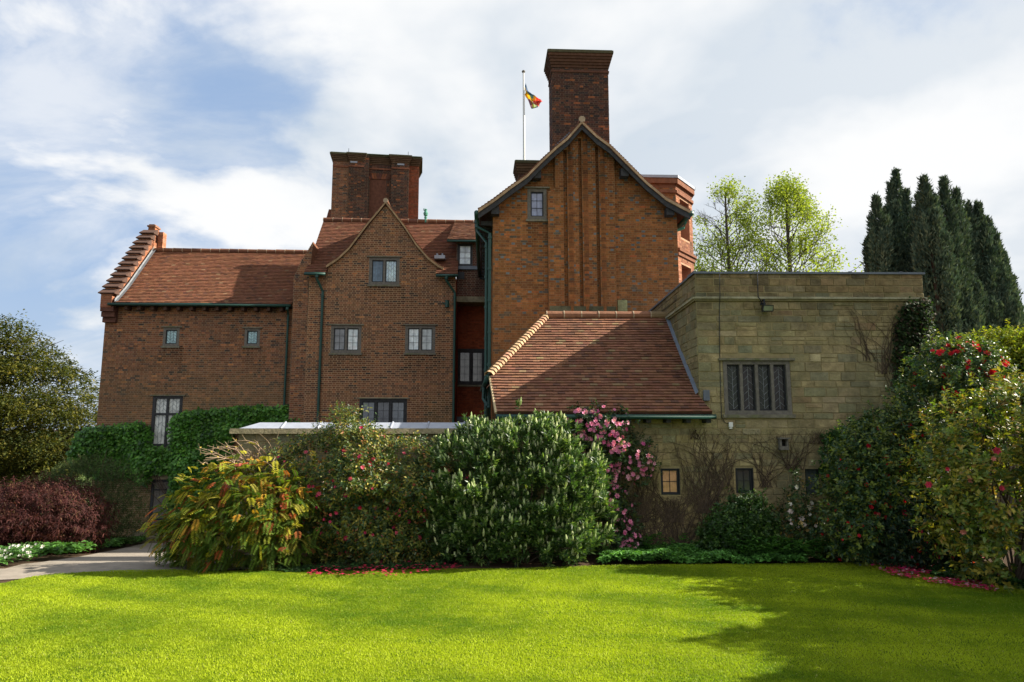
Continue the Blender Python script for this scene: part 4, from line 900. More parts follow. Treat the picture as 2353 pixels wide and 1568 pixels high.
def grass():
    g = np.random.default_rng(3); n = 800000
    y = 4.4+(13.6-4.4)*g.random(n)**.8; x = (g.random(n)*2-1)*(y*.80+.8); k = inpoly(x, y, [(p.x, p.y) for p in lawn_poly]); x, y = x[k], y[k]; n = len(x)
    patch = noise(np.stack([x*.8, y*2.2+x*.3], 1), 1.1, 5, 4)
    fine = noise(np.stack([x, y], 1), 6, 9, 2)
    h = (.011+.010*g.random(n)**1.5)*(1+.25*patch); wd = .0024+.0020*g.random(n)+y*.00018
    a = g.uniform(0, 6.283, n); lx, ly = g.normal(0, .55, n)*h, g.normal(0, .55, n)*h
    dx, dy = np.cos(a)*wd, np.sin(a)*wd; z = np.full(n, .028)
    q = np.stack([np.stack([x-dx, y-dy, z], 1), np.stack([x+dx, y+dy, z], 1), np.stack([x+lx+dx*.35, y+ly+dy*.35, z+h], 1), np.stack([x+lx-dx*.35, y+ly-dy*.35, z+h], 1)], 1)
    broad = noise(np.stack([x*.35+y*.1, y*.9], 1), .8, 15, 2)
    t = np.clip(.5+.55*patch+.35*broad+.15*fine+g.normal(0, .10, n), 0, 1)[:, None]
    c = np.array([.125, .215, .008])*(1-t)+np.array([.41, .48, .022])*t
    dry = g.random(n) < .02; c[dry] = np.array([.42, .42, .12]); c *= g.uniform(.88, 1.12, (n, 1))
    o = MB().quads(q, c).build('grass', mat('grass_blades', rough=.6, spec=.2, trans=.42)); tag(o, 'short bright green mown grass of the lawn', 'grass', kind='stuff')
    # taller tufts along the lawn's far edge
grass()

# ================================================================== FOLIAGE
UP = np.array([0, 0, 1.])
def norm(v): return v/np.maximum(np.linalg.norm(v, axis=-1, keepdims=True), 1e-9)
def leaf_quads(base, d, n, L, W, droop=.0):
    s = norm(np.cross(d, n)); L = L[:, None]; W = W[:, None]; nn = norm(np.cross(s, d))
    return np.stack([base, base+d*L*.45+s*W/2+nn*W*.12, base+d*L-UP*droop*L, base+d*L*.45-s*W/2+nn*W*.12], 1)
def pick(n, pal, g, jit=.25):
    w = np.array([p[0] for p in pal], float); w /= w.sum(); c = np.array([p[1] for p in pal])[g.choice(len(pal), n, p=w)]
    return c*g.uniform(1-jit, 1+jit, (n, 1))
class Bush:
    """A plant whose outline is a polygon in a vertical plane through it, swelling to real thickness in front and behind."""
    def __init__(s, poly_px, Y, T, seed=1, D=None, lump=.3, lsc=1.4):
        s.g = np.random.default_rng(seed); s.Y = Y; s.T = T; s.seed = seed; s.lump = lump; s.lsc = lsc
        pts = [P(x, y, Y) for x, y in poly_px]; s.poly = [(p.x, p.z) for p in pts]; a = np.array(s.poly); s.lo, s.hi = a.min(0), a.max(0)
        s.D = D or T*1.1
        s.floor = None
    def edge(s, x, z):
        best = np.full(len(x), 1e9); ex = np.zeros(len(x)); ez = np.zeros(len(x)); n = len(s.poly)
        for i in range(n):
            (a, b), (c, d) = s.poly[i], s.poly[(i+1) % n]; vx, vz = c-a, d-b; l = vx*vx+vz*vz+1e-12
            t = np.clip(((x-a)*vx+(z-b)*vz)/l, 0, 1); dx, dz = a+t*vx-x, b+t*vz-z; r = np.hypot(dx, dz); k = r < best
            best[k] = r[k]; ex[k] = dx[k]; ez[k] = dz[k]
        m = np.maximum(best, 1e-6); return best, ex/m, ez/m
    def sample(s, n, front=.72, gaps=0, gsc=1.0, gz=1.0, rough=.10, layers=.5):
        g = s.g; X = []; tot = 0
        while tot < n:
            x = g.uniform(s.lo[0], s.hi[0], n*2); z = g.uniform(s.lo[1], s.hi[1], n*2); k = inpoly(x, z, s.poly); x, z = x[k], z[k]; X.append(np.stack([x, z], 1)); tot += len(x)
        X = np.concatenate(X)[:n]; x, z = X[:, 0], X[:, 1]; d, ex, ez = s.edge(x, z)
        q = 1-np.clip(d/s.D, 0, 1); t = s.T*np.sqrt(np.maximum(0, 1-q*q))
        t = t*(1+s.lump*noise(X, s.lsc, s.seed+50, 3))
        isf = g.random(n) < front; sg = np.where(isf, 1-(1-layers)*g.random(n)**1.6, g.uniform(-1, layers, n))
        Y = s.Y-t*sg+g.normal(0, rough, n)*.5
        nn = norm(np.stack([ex*q, -np.sqrt(np.maximum(0, 1-q*q))*np.sign(sg+1e-3)+g.normal(0, .05, n), ez*q], 1))
        x = x+ex*g.normal(0, rough, n)*(q > .6); z = z+ez*np.abs(g.normal(0, rough, n))*(q > .6)
        c = np.stack([x, Y, z], 1)
        if gaps: k = noise(np.stack([c[:, 0], c[:, 1], c[:, 2]*gz], 1), gsc, s.seed+99, 3) > gaps-1; c, nn = c[k], nn[k]
        k = c[:, 2] > gh(c[:, 0], c[:, 1])+.02; return c[k], nn[k], np.where(isf, 1, 0)[:len(k)][k] if len(isf) == len(k) else None
def rosettes(c, nn, g, per, L, W, pal, up=.6, spread=.9, length=.12, jit=.25, droop=.1, rnd=.35, lit=None, flat=.0):
    """leaves set spirally round short twigs that start at c"""
    n = len(c); tw_ = norm(nn*.8+UP*up+g.normal(0, rnd, (n, 3))); a = norm(np.cross(tw_, g.normal(size=(n, 3)))); b = np.cross(tw_, a)
    Q = []; Cc = []; tone = g.uniform(.78, 1.22, (n, 1)); base_c = pick(n, pal, g, .1)
    for k in range(per):
        th = k*2.4+g.uniform(0, .6, n); f = (k+.5)/per; r = a*np.cos(th)[:, None]+b*np.sin(th)[:, None]
        d = norm(tw_*(1.15-spread*(1-f*.6))+r*spread+g.normal(0, .15, (n, 3)))
        if flat: d[:, 2] *= (1-flat); d = norm(d)
        bs = c+tw_*(length*f); nr = norm(tw_+r*.3+g.normal(0, .25, (n, 3)))
        Q.append(leaf_quads(bs, d, nr, L*g.uniform(.7, 1.25, n), W*g.uniform(.75, 1.2, n), droop))
        mixc = np.where(g.random((n, 1)) < .55, base_c, pick(n, pal, g, .1)); Cc.append(mixc*tone*g.uniform(1-jit, 1+jit, (n, 1)))
    return np.concatenate(Q), np.concatenate(Cc)
def blossoms(c, nn, g, size, pal, petals=6, cup=.5):
    n = len(c); d = norm(nn+np.array([0, -.5, .15])+g.normal(0, .35, (n, 3))); a = norm(np.cross(d, g.normal(size=(n, 3)))); b = np.cross(d, a); Q = []; Cc = []; sz = size*g.uniform(.6, 1.15, n); base = pick(n, pal, g, .15)
    for ring, (rr, cu) in enumerate(((1, cup), (.55, cup*2.2))):
        for k in range(petals):
            th = 2*math.pi*(k+.5*ring)/petals; r = a*math.cos(th)+b*math.sin(th); pd = norm(r+d*cu)
            Q.append(leaf_quads(c+d*.02*ring, pd, d, sz*.55*rr, sz*.5*rr)); Cc.append(base*g.uniform(.75, 1.15, (n, 1))*(1 if ring == 0 else 1.05))
    return np.concatenate(Q), np.concatenate(Cc)
def stems(c0, c1s, g, r=.02, m=None, name='stem', parent=None, wob=.12, n=5, col=(.09, .065, .045), mbx=None, fork=0):
    mb = mbx or MB()
    for c1 in c1s:
        a, b = np.array(c0 if np.ndim(c0) == 1 else c0[g.integers(len(c0))], float), np.array(c1, float); pts = []
        ln = np.linalg.norm(b-a)
        for k in range(n+1):
            f = k/n; p = a*(1-f)+b*f+g.normal(0, wob*ln*.12, 3)*math.sin(math.pi*f); p[2] += wob*ln*math.sin(math.pi*f)*.4; pts.append(p)
        mb.tube(pts, [r*(1-.75*k/n) for k in range(n+1)], 5, col, cap=False)
    if mbx is None: return mb.build(name, m or M['bark'], parent)
def plant(name, label, cat, bush, nclus, per, L, W, pal, stem_base=None, nstem=14, fl=None, leafmat='leaf', group=None, front=.72, core=.0, gaps=0, gsc=1, gz=1, up=.6, spread=.9, length=.12, rough=.1, droop=.1, layers=.5, extra=None, stem_r=.022, flat=0, jit=.25):
    g = bush.g; c, nn, _ = bush.sample(nclus, front=front, gaps=gaps, gsc=gsc, gz=gz, rough=rough, layers=layers)
    Q, Cc = rosettes(c, nn, g, per, L, W, pal, up=up, spread=spread, length=length, droop=droop, flat=flat, jit=jit)
    xm = (bush.lo[0]+bush.hi[0])/2; base = np.array([xm, bush.Y, float(gh(xm, bush.Y))]) if stem_base is None else np.array(stem_base, float)
    t = thing(name, label, cat, tuple(base), group)
    mb = MB().quads(Q, Cc)
    if extra: extra(mb, c, nn, g)
    ks = np.nonzero(nn[:, 2]+.3*g.random(len(nn)) > .35)[0]; sh_ = []       # stray shoots that break the outline
    if len(ks):
        for i in g.choice(ks, min(len(ks), int(nclus*.010)+6), replace=False):
            d = norm(nn[i]*.5+UP*.8+g.normal(0, .35, 3)); ln = g.uniform(.12, .34); q0 = c[i]; q1 = q0+d*ln+g.normal(0, .02, 3)
            sh_.append((q0, q1)); kk = np.linspace(.25, 1, 4)[:, None]; pc = q0+(q1-q0)*kk; a, b = rosettes(pc, np.repeat(d[None], 4, 0), g, 3, L*.85, W*.85, pal, up=.4, spread=.9, length=.03); mb.quads(a, b)
    mb.build('foliage', M[leafmat], t)
    bases = np.array([base+np.array([g.normal(0, (bush.hi[0]-bush.lo[0])*.12), g.normal(0, bush.T*.25), 0]) for _ in range(4)]); bases[:, 2] = gh(bases[:, 0], bases[:, 1])-.05
    smb = MB()
    for q0, q1 in sh_: smb.tube([q0-(q1-q0)*.5, q0, q1], [.007, .006, .003], 4, (.12, .085, .05), cap=False)
    stems(bases, c[g.choice(len(c), min(nstem, len(c)), replace=False)], g, stem_r, parent=t, mbx=smb)
    smb.build('stem', M['bark'], t)
    if fl:
        num, size, fp_, top = fl; fc, fn, _ = bush.sample(num*2, front=.97, rough=rough*.6, layers=.95)
        if top is not None: w_ = top(fc); k = g.random(len(fc)) < w_; fc, fn = fc[k], fn[k]
        fc = fc[:num]+fn[:num]*.05; fq, fcc = blossoms(fc, fn[:num], g, size, fp_); MB().quads(fq, fcc).build('blossoms', M['flower'], t)
    return t
# ---- 1 laurel with cream flower spikes
LP = [(992, 1190), (984, 1120), (990, 1070), (1012, 1035), (1060, 1015), (1082, 985), (1110, 990), (1140, 1000), (1172, 968), (1200, 980), (1250, 978), (1300, 985), (1330, 1005), (1352, 1035), (1370, 1080), (1382, 1140), (1392, 1200), (1385, 1265), (1350, 1300), (1250, 1312), (1100, 1308), (1015, 1285), (988, 1240)]
def spikes(mb, c, nn, g):
    k = (g.random(len(c)) < .58) & (nn[:, 1] < .2); p = c[k]; n = len(p); ax = norm(UP+nn[k]*.35+g.normal(0, .12, (n, 3))); a = norm(np.cross(ax, g.normal(size=(n, 3)))); b = np.cross(ax, a); h = g.uniform(.08, .17, n)[:, None]; w_ = .026
    base = p+ax*.10; col = pick(n, [(3, (.52, .58, .30)), (2, (.66, .68, .42)), (1, (.36, .46, .18))], g, .15)
    for f0, f1, r0, r1 in ((0, .5, .7, 1.0), (.5, 1, 1.0, .25)):
        for j in range(5):
            t0, t1 = 2*math.pi*j/5, 2*math.pi*(j+1)/5; e0 = a*math.cos(t0)+b*math.sin(t0); e1 = a*math.cos(t1)+b*math.sin(t1)
            mb.quads(np.stack([base+ax*h*f0+e0*w_*r0, base+ax*h*f0+e1*w_*r0, base+ax*h*f1+e1*w_*r1, base+ax*h*f1+e0*w_*r1], 1), col)
plant('laurel_bush', 'big rounded dark green laurel covered in upright cream flower spikes, centre of the border', 'shrub', Bush(LP, 13.75, 1.1, 11, D=1.0, lump=.26, lsc=2.0), 5200, 11, .125, .036, [(4, (.052, .105, .026)), (2, (.085, .150, .036)), (1.4, (.028, .060, .022)), (1, (.20, .28, .075))], gaps=.72, gsc=2.4, up=.9, spread=.55, length=.16, extra=spikes, nstem=20)
# ---- 2 central camellia, sparse, yellow-green with pink flowers
CP = [(612, 1085), (640, 1055), (690, 1040), (715, 1020), (758, 1020), (778, 985), (797, 940), (806, 940), (822, 985), (850, 1005), (885, 1000), (905, 1020), (940, 1025), (985, 1040), (1020, 1045), (1045, 1065), (1060, 1100), (1030, 1200), (1025, 1310), (860, 1318), (720, 1315), (700, 1200), (640, 1140), (600, 1100)]
CAMP = [(3, (.040, .080, .026)), (3, (.085, .125, .028)), (2.6, (.19, .20, .035)), (1, (.34, .27, .05)), (.6, (.28, .12, .04))]
camb = Bush(CP, 13.8, .85, 12, D=.8, lump=.38, lsc=2.0)
plant('camellia', 'tall straggly camellia dotted with small rose-pink flowers between laurel and bronze-leaved shrub', 'shrub', camb, 8200, 7, .075, .038, CAMP, fl=(110, .095, [(3, (.70, .06, .17)), (1, (.80, .15, .22)), (.6, (.60, .03, .08))], None), rough=.13, gaps=.74, gsc=2.2, up=.5, spread=.95, length=.16, nstem=30, stem_r=.018)
# ---- 3 drooping pinnate shrub, yellow to bronze
def fern_shrub():
    g = np.random.default_rng(21); bl = [(372, 1222), (405, 1188), (405, 1150), (432, 1125), (470, 1100), (520, 1078), (600, 1072), (665, 1095), (712, 1130), (732, 1180), (715, 1260), (660, 1312), (560, 1320), (470, 1318), (415, 1300), (425, 1260), (392, 1245)]
    b = Bush(bl, 13.1, .9, 22, D=.8, lump=.25, lsc=1.8); c, nn, _ = b.sample(2500, front=.8, rough=.14, layers=.5, gaps=.5, gsc=2.0)
    n = len(c); hh_ = np.clip((c[:, 2]-.4)/2.0, 0, 1); out = norm(np.stack([nn[:, 0]*.9-.12-.25*hh_, nn[:, 1]*.6-.1, -.55+.65*hh_+.45*nn[:, 2]*hh_+.2*g.normal(size=n)], 1)+g.normal(0, .62, (n, 3)))
    Ls = g.uniform(.14, .27, n)[:, None]; side = norm(np.cross(out, UP)); pitch = norm(np.cross(side, out)); Q = []; Cc = []
    hgt = np.clip((c[:, 2]-.3)/2.2, 0, 1); lf = np.clip((-c[:, 0]-4.0)/3.0, 0, 1)
    pal_low = pick(n, [(4, (.12, .19, .022)), (3, (.08, .135, .022)), (1.2, (.22, .20, .03)), (.5, (.30, .10, .03)), (.2, (.42, .10, .07))], g, .15)
    pal_top = pick(n, [(4, (.36, .33, .025)), (2, (.24, .27, .03)), (1.4, (.46, .25, .03)), (.9, (.40, .10, .03)), (1, (.15, .19, .03))], g, .15)
    base = np.where((g.random(n) < hgt*.8+lf*.25)[:, None], pal_top, pal_low)
    for k in range(8):
        f = (k+1)/8.5; bend = -UP*(f*f*.35)*Ls; p = c+out*Ls*f+bend
        for sgn in (-1, 1):
            d = norm(out*.55+side*sgn*(.9)-UP*.22*f); Lf = (.085*(1-.55*abs(f-.4)))*g.uniform(.85, 1.15, n); Q.append(leaf_quads(p, d, pitch, Lf, Lf*.40, .15)); Cc.append(base*g.uniform(.8, 1.2, (n, 1)))
        Q.append(leaf_quads(p-out*Ls/8, out, side, np.full(n, .05), np.full(n, .006))); Cc.append(np.full((n, 3), [.16, .10, .05]))
    t = thing('pinnate_shrub', 'arching shrub with ferny yellow, green and bronze leaves at the left end of the border', 'shrub', (-3.9, 13.1, 0)); MB().quads(np.concatenate(Q), np.concatenate(Cc)).build('foliage', M['leafm'], t)
    stems(np.array([[-3.9+g.normal(0, .3), 13.2, 0] for _ in range(6)]), c[g.choice(n, 46, replace=False)], g, .02, parent=t, col=(.20, .13, .08), wob=.25)
    # bare arching twigs above it
    mb = MB()
    for k in range(34):
        a = P(g.uniform(520, 640), g.uniform(1070, 1120), 13.5); e = P(g.uniform(455, 650), g.uniform(1005, 1080), 13.2+g.normal(0, .3)); m_ = a.lerp(e, .55)+Vector((g.normal(0, .08), 0, .16+g.normal(0, .06)))
        pts = [a, a.lerp(m_, .5)+Vector((0, 0, .05)), m_, m_.lerp(e, .5)+Vector((0, 0, .03)), e]; mb.tube(pts, [.012, .010, .009, .007, .004], 4, np.array([.30, .21, .14])*g.uniform(.7, 1.2), cap=False)
        for j in range(3):
            q = pts[g.integers(1, 5)]; mb.tube([q, q+Vector((g.normal(-.05, .08), g.normal(0, .05), g.normal(.04, .06)))], [.005, .002], 3, (.28, .2, .12), cap=False)
            mb.quads(leaf_quads(np.array([q]), norm(g.normal(size=(1, 3))), norm(g.normal(size=(1, 3))), np.array([.05]), np.array([.025])), (.40, .30, .05))
    mb.build('bare_twigs', M['bark'], t)
fern_shrub()
# ---- 4 pink camellia trained up the lean-to wall
PK = [(1312, 960), (1335, 938), (1355, 955), (1400, 948), (1442, 962), (1440, 1000), (1455, 1025), (1502, 1030), (1506, 1060), (1490, 1085), (1450, 1100), (1420, 1070), (1405, 1110), (1425, 1130), (1450, 1150), (1435, 1190), (1470, 1235), (1470, 1275), (1425, 1288), (1390, 1260), (1385, 1120), (1352, 1050), (1320, 1010)]
PKB = Bush(PK, 14.05, .28, 31, D=.25, lump=.3, lsc=3)
plant('pink_camellia', 'wall-trained camellia thick with bright pink blooms against the stone wall right of the laurel', 'shrub', PKB, 1000, 7, .08, .04, [(4, (.030, .062, .022)), (2, (.05, .085, .025)), (1, (.10, .13, .03))], fl=(250, .115, [(4, (.82, .29, .50)), (2, (.88, .45, .60)), (1.2, (.72, .16, .38))], None), rough=.10, gaps=.55, gsc=3.2, length=.1, nstem=26, stem_r=.014)
# ---- 5 low shrubs at the foot of the annex
plant('glossy_shrub', 'low dark glossy camellia without flowers at the foot of the annex wall', 'shrub', Bush([(1608, 1275), (1612, 1225), (1640, 1190), (1680, 1165), (1700, 1148), (1735, 1152), (1762, 1185), (1765, 1240), (1730, 1285), (1650, 1290)], 13.9, .5, 41, D=.4, lump=.25, lsc=2.5), 1500, 7, .075, .04, [(4, (.030, .075, .014)), (2, (.05, .115, .016)), (1, (.10, .17, .03))], rough=.06)
plant('white_camellia', 'loose small camellia with blush-white flowers below the right-hand little window', 'shrub', Bush([(1765, 1210), (1800, 1165), (1822, 1150), (1818, 1098), (1842, 1095), (1846, 1150), (1880, 1190), (1870, 1260), (1800, 1275), (1765, 1250)], 13.9, .3, 42, D=.25), 420, 6, .075, .04, [(3, (.035, .075, .02)), (2, (.07, .11, .025)), (.6, (.30, .20, .04))], fl=(22, .12, [(3, (.80, .66, .62)), (1, (.85, .78, .70)), (.6, (.70, .50, .20))], None), rough=.08)
def spiky(name, label, px, py, Y, h, seed, n=46, group=None, L=.22):
    g = np.random.default_rng(seed); b = P(px, py, Y); base = np.array([b.x, Y, 0.]); Q = []; Cc = []
    for s_ in range(n):
        p = base+np.array([g.normal(0, .22), g.normal(0, .18), 0]); hh = h*g.uniform(.45, 1.0); top = p+np.array([g.normal(0, .06), g.normal(0, .06), hh]); k = 9
        th = np.arange(k)*2.4+g.uniform(0, 6); d = norm(np.stack([np.cos(th), np.sin(th), g.uniform(.1, .7, k)], 1)); Q.append(leaf_quads(np.repeat(top[None], k, 0)-UP*g.uniform(0, .12, (k, 1)), d, np.repeat(UP[None], k, 0), np.full(k, L)*g.uniform(.7, 1.1, k), np.full(k, .045), .2)); Cc.append(pick(k, [(3, (.045, .125, .018)), (2, (.07, .17, .025)), (1, (.03, .08, .015))], g))
    t = thing(name, label, 'plant', tuple(base), group); MB().quads(np.concatenate(Q), np.concatenate(Cc)).build('foliage', M['leafm'], t)
    stems(base, [base+np.array([g.normal(0, .2), g.normal(0, .15), h*.7]) for _ in range(10)], g, .008, parent=t, col=(.07, .10, .03)); return t
spiky('leafy_perennial', 'bright green whorled-leaf plant, tallest of the clumps before the white camellia', 1745, 1290, 13.35, .55, 51, group='whorled plants along the bed')
spiky('leafy_perennial', 'whorled green clump just right of the tallest one, below the third small window', 1830, 1290, 13.4, .42, 52, group='whorled plants along the bed')
spiky('leafy_perennial', 'whorled dark green clump under the left side of the red camellia', 1905, 1292, 13.4, .42, 53, group='whorled plants along the bed', n=56)
spiky('leafy_perennial', 'rightmost whorled dark green clump, beside the fallen petals', 1975, 1293, 13.4, .42, 54, group='whorled plants along the bed', n=56)
spiky('young_shrub', 'small lime-green bush standing alone at the wall foot beside the pink camellia', 1518, 1290, 13.9, .45, 55, n=30, L=.10)
def ground_cover(name, label, poly, seed, n, h=.10, L=.07, pal=((3, (.07, .17, .03)), (2, (.10, .23, .05)), (1, (.04, .10, .02))), kind='stuff'):
    g = np.random.default_rng(seed); P_ = np.array(poly); x = g.uniform(P_[:, 0].min(), P_[:, 0].max(), n*4); y = g.uniform(P_[:, 1].min(), P_[:, 1].max(), n*4); k = inpoly(x, y, poly); x, y = x[k][:n], y[k][:n]; m = len(x)
    hh = h*(1+.5*noise(np.stack([x, y], 1), 2.4, seed))*g.uniform(.5, 1.1, m); c = np.stack([x, y, gh(x, y)+hh], 1); Q = []; Cc = []; base = pick(m, list(pal), g)
    for j in range(4): th = g.uniform(0, 6.28, m); d = norm(np.stack([np.cos(th), np.sin(th), g.uniform(-.3, .35, m)], 1)); Q.append(leaf_quads(c, d, np.repeat(UP[None], m, 0)+g.normal(0, .3, (m, 3)), L*g.uniform(.6, 1.2, m), L*.8*g.uniform(.6, 1.1, m), .15)); Cc.append(base*g.uniform(.75, 1.25, (m, 1)))
    return tag(MB().quads(np.concatenate(Q), np.concatenate(Cc)).build(name, M['leafm']), label, 'ground cover', kind=kind)
def gpoly(px): return [(G(*p).x, G(*p).y) for p in px]
ground_cover('ground_cover', 'low bright green leafy ground cover along the lawn edge below the annex', gpoly([(1375, 1300), (1850, 1302), (1850, 1288), (1700, 1272), (1400, 1270)]), 61, 5200, .17, .08, ((3, (.10, .25, .05)), (2, (.14, .32, .07)), (1, (.05, .13, .03))))
ground_cover('ground_cover', 'low bright green leafy ground cover between the path and the dark red maple', gpoly([(-60, 1318), (0, 1309), (90, 1292), (180, 1279), (270, 1262), (352, 1246), (330, 1238), (230, 1250), (120, 1268), (0, 1285), (-60, 1290)]), 62, 5200, .22, .13)
ground_cover('ground_cover', 'dark leafy undergrowth in front of the central camellia', gpoly([(640, 1320), (1010, 1312), (1010, 1300), (640, 1306)]), 63, 700, .07, .06, ((2, (.03, .06, .02)), (1, (.05, .12, .03))))
ground_cover('ground_cover', 'low green leafy plants at the foot of the yellowing camellia by the right edge', [(7.2, 11.6), (8.2, 10.6), (9.8, 9.6), (10.2, 10.4), (8.6, 11.8), (7.4, 12.4)], 64, 1800, .16, .08, ((2, (.035, .085, .025)), (1, (.06, .14, .03))))
# white flowers at the far left of the path
def daisies():
    g = np.random.default_rng(66); b = G(8, 1303); t = thing('white_flower_clump', 'clump of small white flowers beside the path at the far left edge', 'flowers', (b.x, b.y, b.z)); n = 60
    c = np.stack([b.x+g.normal(-.1, .28, n), b.y+g.normal(.1, .22, n), np.full(n, b.z)+g.uniform(.12, .36, n)], 1); q, cc = blossoms(c, np.repeat(UP[None]+np.array([[0, -.6, 0]]), n, 0), g, .10, [(1, (.85, .82, .80))]); MB().quads(q, cc).build('blossoms', M['flower'], t)
    q, cc = rosettes(c-UP*.08, np.repeat(UP[None], n, 0), g, 6, .10, .03, [(1, (.06, .14, .03))]); MB().quads(q, cc).build('foliage', M['leafm'], t)
daisies()
# ---- 6 right-hand camellias
RED = [(4, (.60, .010, .025)), (2, (.70, .03, .05)), (1, (.45, .005, .02))]
DKL = [(4, (.032, .072, .026)), (2, (.058, .11, .032)), (1.4, (.14, .175, .035))]
YG = [(4, (.12, .175, .026)), (3, (.23, .24, .032)), (2.4, (.34, .28, .04)), (1.6, (.045, .085, .022)), (.6, (.36, .22, .045))]
plant('tall_red_camellia', 'tall open camellia with scarlet flowers at its top, against the creeper-hung wall', 'shrub', Bush([(2030, 990), (2050, 930), (2085, 900), (2095, 850), (2130, 815), (2190, 800), (2260, 820), (2300, 860), (2300, 960), (2200, 1050), (2080, 1080)], 13.3, .8, 71, D=.7, lump=.25, lsc=2), 3400, 7, .085, .045, DKL+[(1.4, (.20, .22, .04))], fl=(75, .155, RED, lambda c: np.clip((c[:, 2]-3.0)/.8, .15, 1)), rough=.16, gaps=.7, gsc=2.4)
plant('red_camellia', 'broad dark camellia with small red blooms hugging the right end of the annex', 'shrub', Bush([(1890, 1225), (1905, 1160), (1900, 1110), (1918, 1060), (1930, 1018), (1968, 980), (2010, 985), (2060, 960), (2110, 1000), (2130, 1100), (2120, 1230), (2040, 1275), (1930, 1270), (1885, 1250)], 13.2, .9, 72, D=.7, lump=.3, lsc=2), 5600, 7, .08, .042, DKL+[(2.6, (.17, .21, .03))], fl=(150, .088, RED, None), rough=.12, gaps=.7, gsc=2.0)  # extra yellow-green entry puts the look of sunlit leaves into the palette
plant('rose_camellia', 'low camellia with coral and crimson flowers in the right corner of the lawn', 'shrub', Bush([(2015, 1265), (2005, 1200), (2040, 1130), (2110, 1090), (2190, 1110), (2230, 1200), (2225, 1290), (2120, 1290)], 12.6, .5, 73, D=.45, lump=.25, lsc=2.4), 2300, 7, .08, .042, [(3, (.022, .050, .022)), (2, (.035, .07, .028)), (.5, (.12, .12, .03))], fl=(80, .115, [(3, (.62, .04, .09)), (2, (.75, .16, .12)), (1, (.5, .01, .03))], None), rough=.10)
plant('yellowing_camellia', 'big yellow-green camellia filling the right edge of the picture in front', 'shrub', Bush([(2115, 1180), (2112, 1100), (2145, 1035), (2155, 975), (2200, 930), (2265, 918), (2330, 892), (2420, 860), (2560, 850), (2640, 1000), (2640, 1380), (2360, 1350), (2270, 1318), (2190, 1290), (2190, 1240), (2120, 1200)], 11.4, 1.25, 74, D=1.0, lump=.42, lsc=1.6), 9500, 7, .095, .052, YG, fl=(26, .12, [(3, (.65, .05, .10)), (1, (.8, .3, .25))], None), rough=.15, gaps=.84, gsc=1.7, nstem=36)
def shade_tree():
    g = np.random.default_rng(75); t = thing('holly_tree', 'dense broad evergreen tree standing just out of view to the right of the lawn', 'tree', (12.5, 9.2, 0)); C_ = []
    for (x, y, z, rx, ry, rz) in ((11.6, 8.0, 3.2, 1.5, 1.1, 2.6), (12.8, 9.6, 3.6, 1.8, 1.3, 3.0), (11.4, 10.6, 2.6, 1.4, 1.0, 2.2), (14, 8.6, 4.5, 2, 1.4, 2.4)):
        n = 3600; d = norm(g.normal(size=(n, 3))); rr = g.uniform(.45, 1.08, n)[:, None]*(1+.18*noise(d, 2.2, 5)[:, None]); C_.append(np.array([x, y, z])+d*rr*np.array([rx, ry, rz]))
    c = np.concatenate(C_); c = c[c[:, 2] > .1]; q, cc = rosettes(c, norm(g.normal(size=c.shape)), g, 6, .16, .09, DKL); MB().quads(q, cc).build('crown', M['leaf'], t); MB().tube([(12.4, 9.2, -.1), (12.5, 9.2, 2), (12.6, 9.2, 5)], [.3, .22, .1], 8, (.1, .08, .06)).build('trunk', M['bark'], t)
shade_tree()
# creeper over the boundary wall
plant('wall_creeper', 'yellow-green sunlit creeper heaped along the top of the old boundary wall', 'climber', Bush([(2130, 905), (2120, 830), (2140, 790), (2180, 805), (2230, 792), (2290, 785), (2350, 778), (2450, 790), (2500, 850), (2400, 850), (2330, 862), (2280, 900), (2200, 930)], 15.2, .45, 76, D=.35, lump=.3, lsc=2.5), 3300, 7, .075, .05, [(4, (.22, .26, .02)), (2, (.36, .34, .03)), (2, (.10, .15, .02))], rough=.12, leafmat='leafm', front=.8)
plant('dark_ivy', 'dark green ivy curtain hanging down the old boundary wall at the right edge', 'climber', Bush([(2270, 860), (2330, 835), (2480, 825), (2500, 900), (2345, 915), (2330, 960), (2300, 930)], 15.0, .3, 77, D=.25), 1500, 6, .075, .06, [(3, (.022, .050, .014)), (1, (.04, .085, .02))], leafmat='leafm')
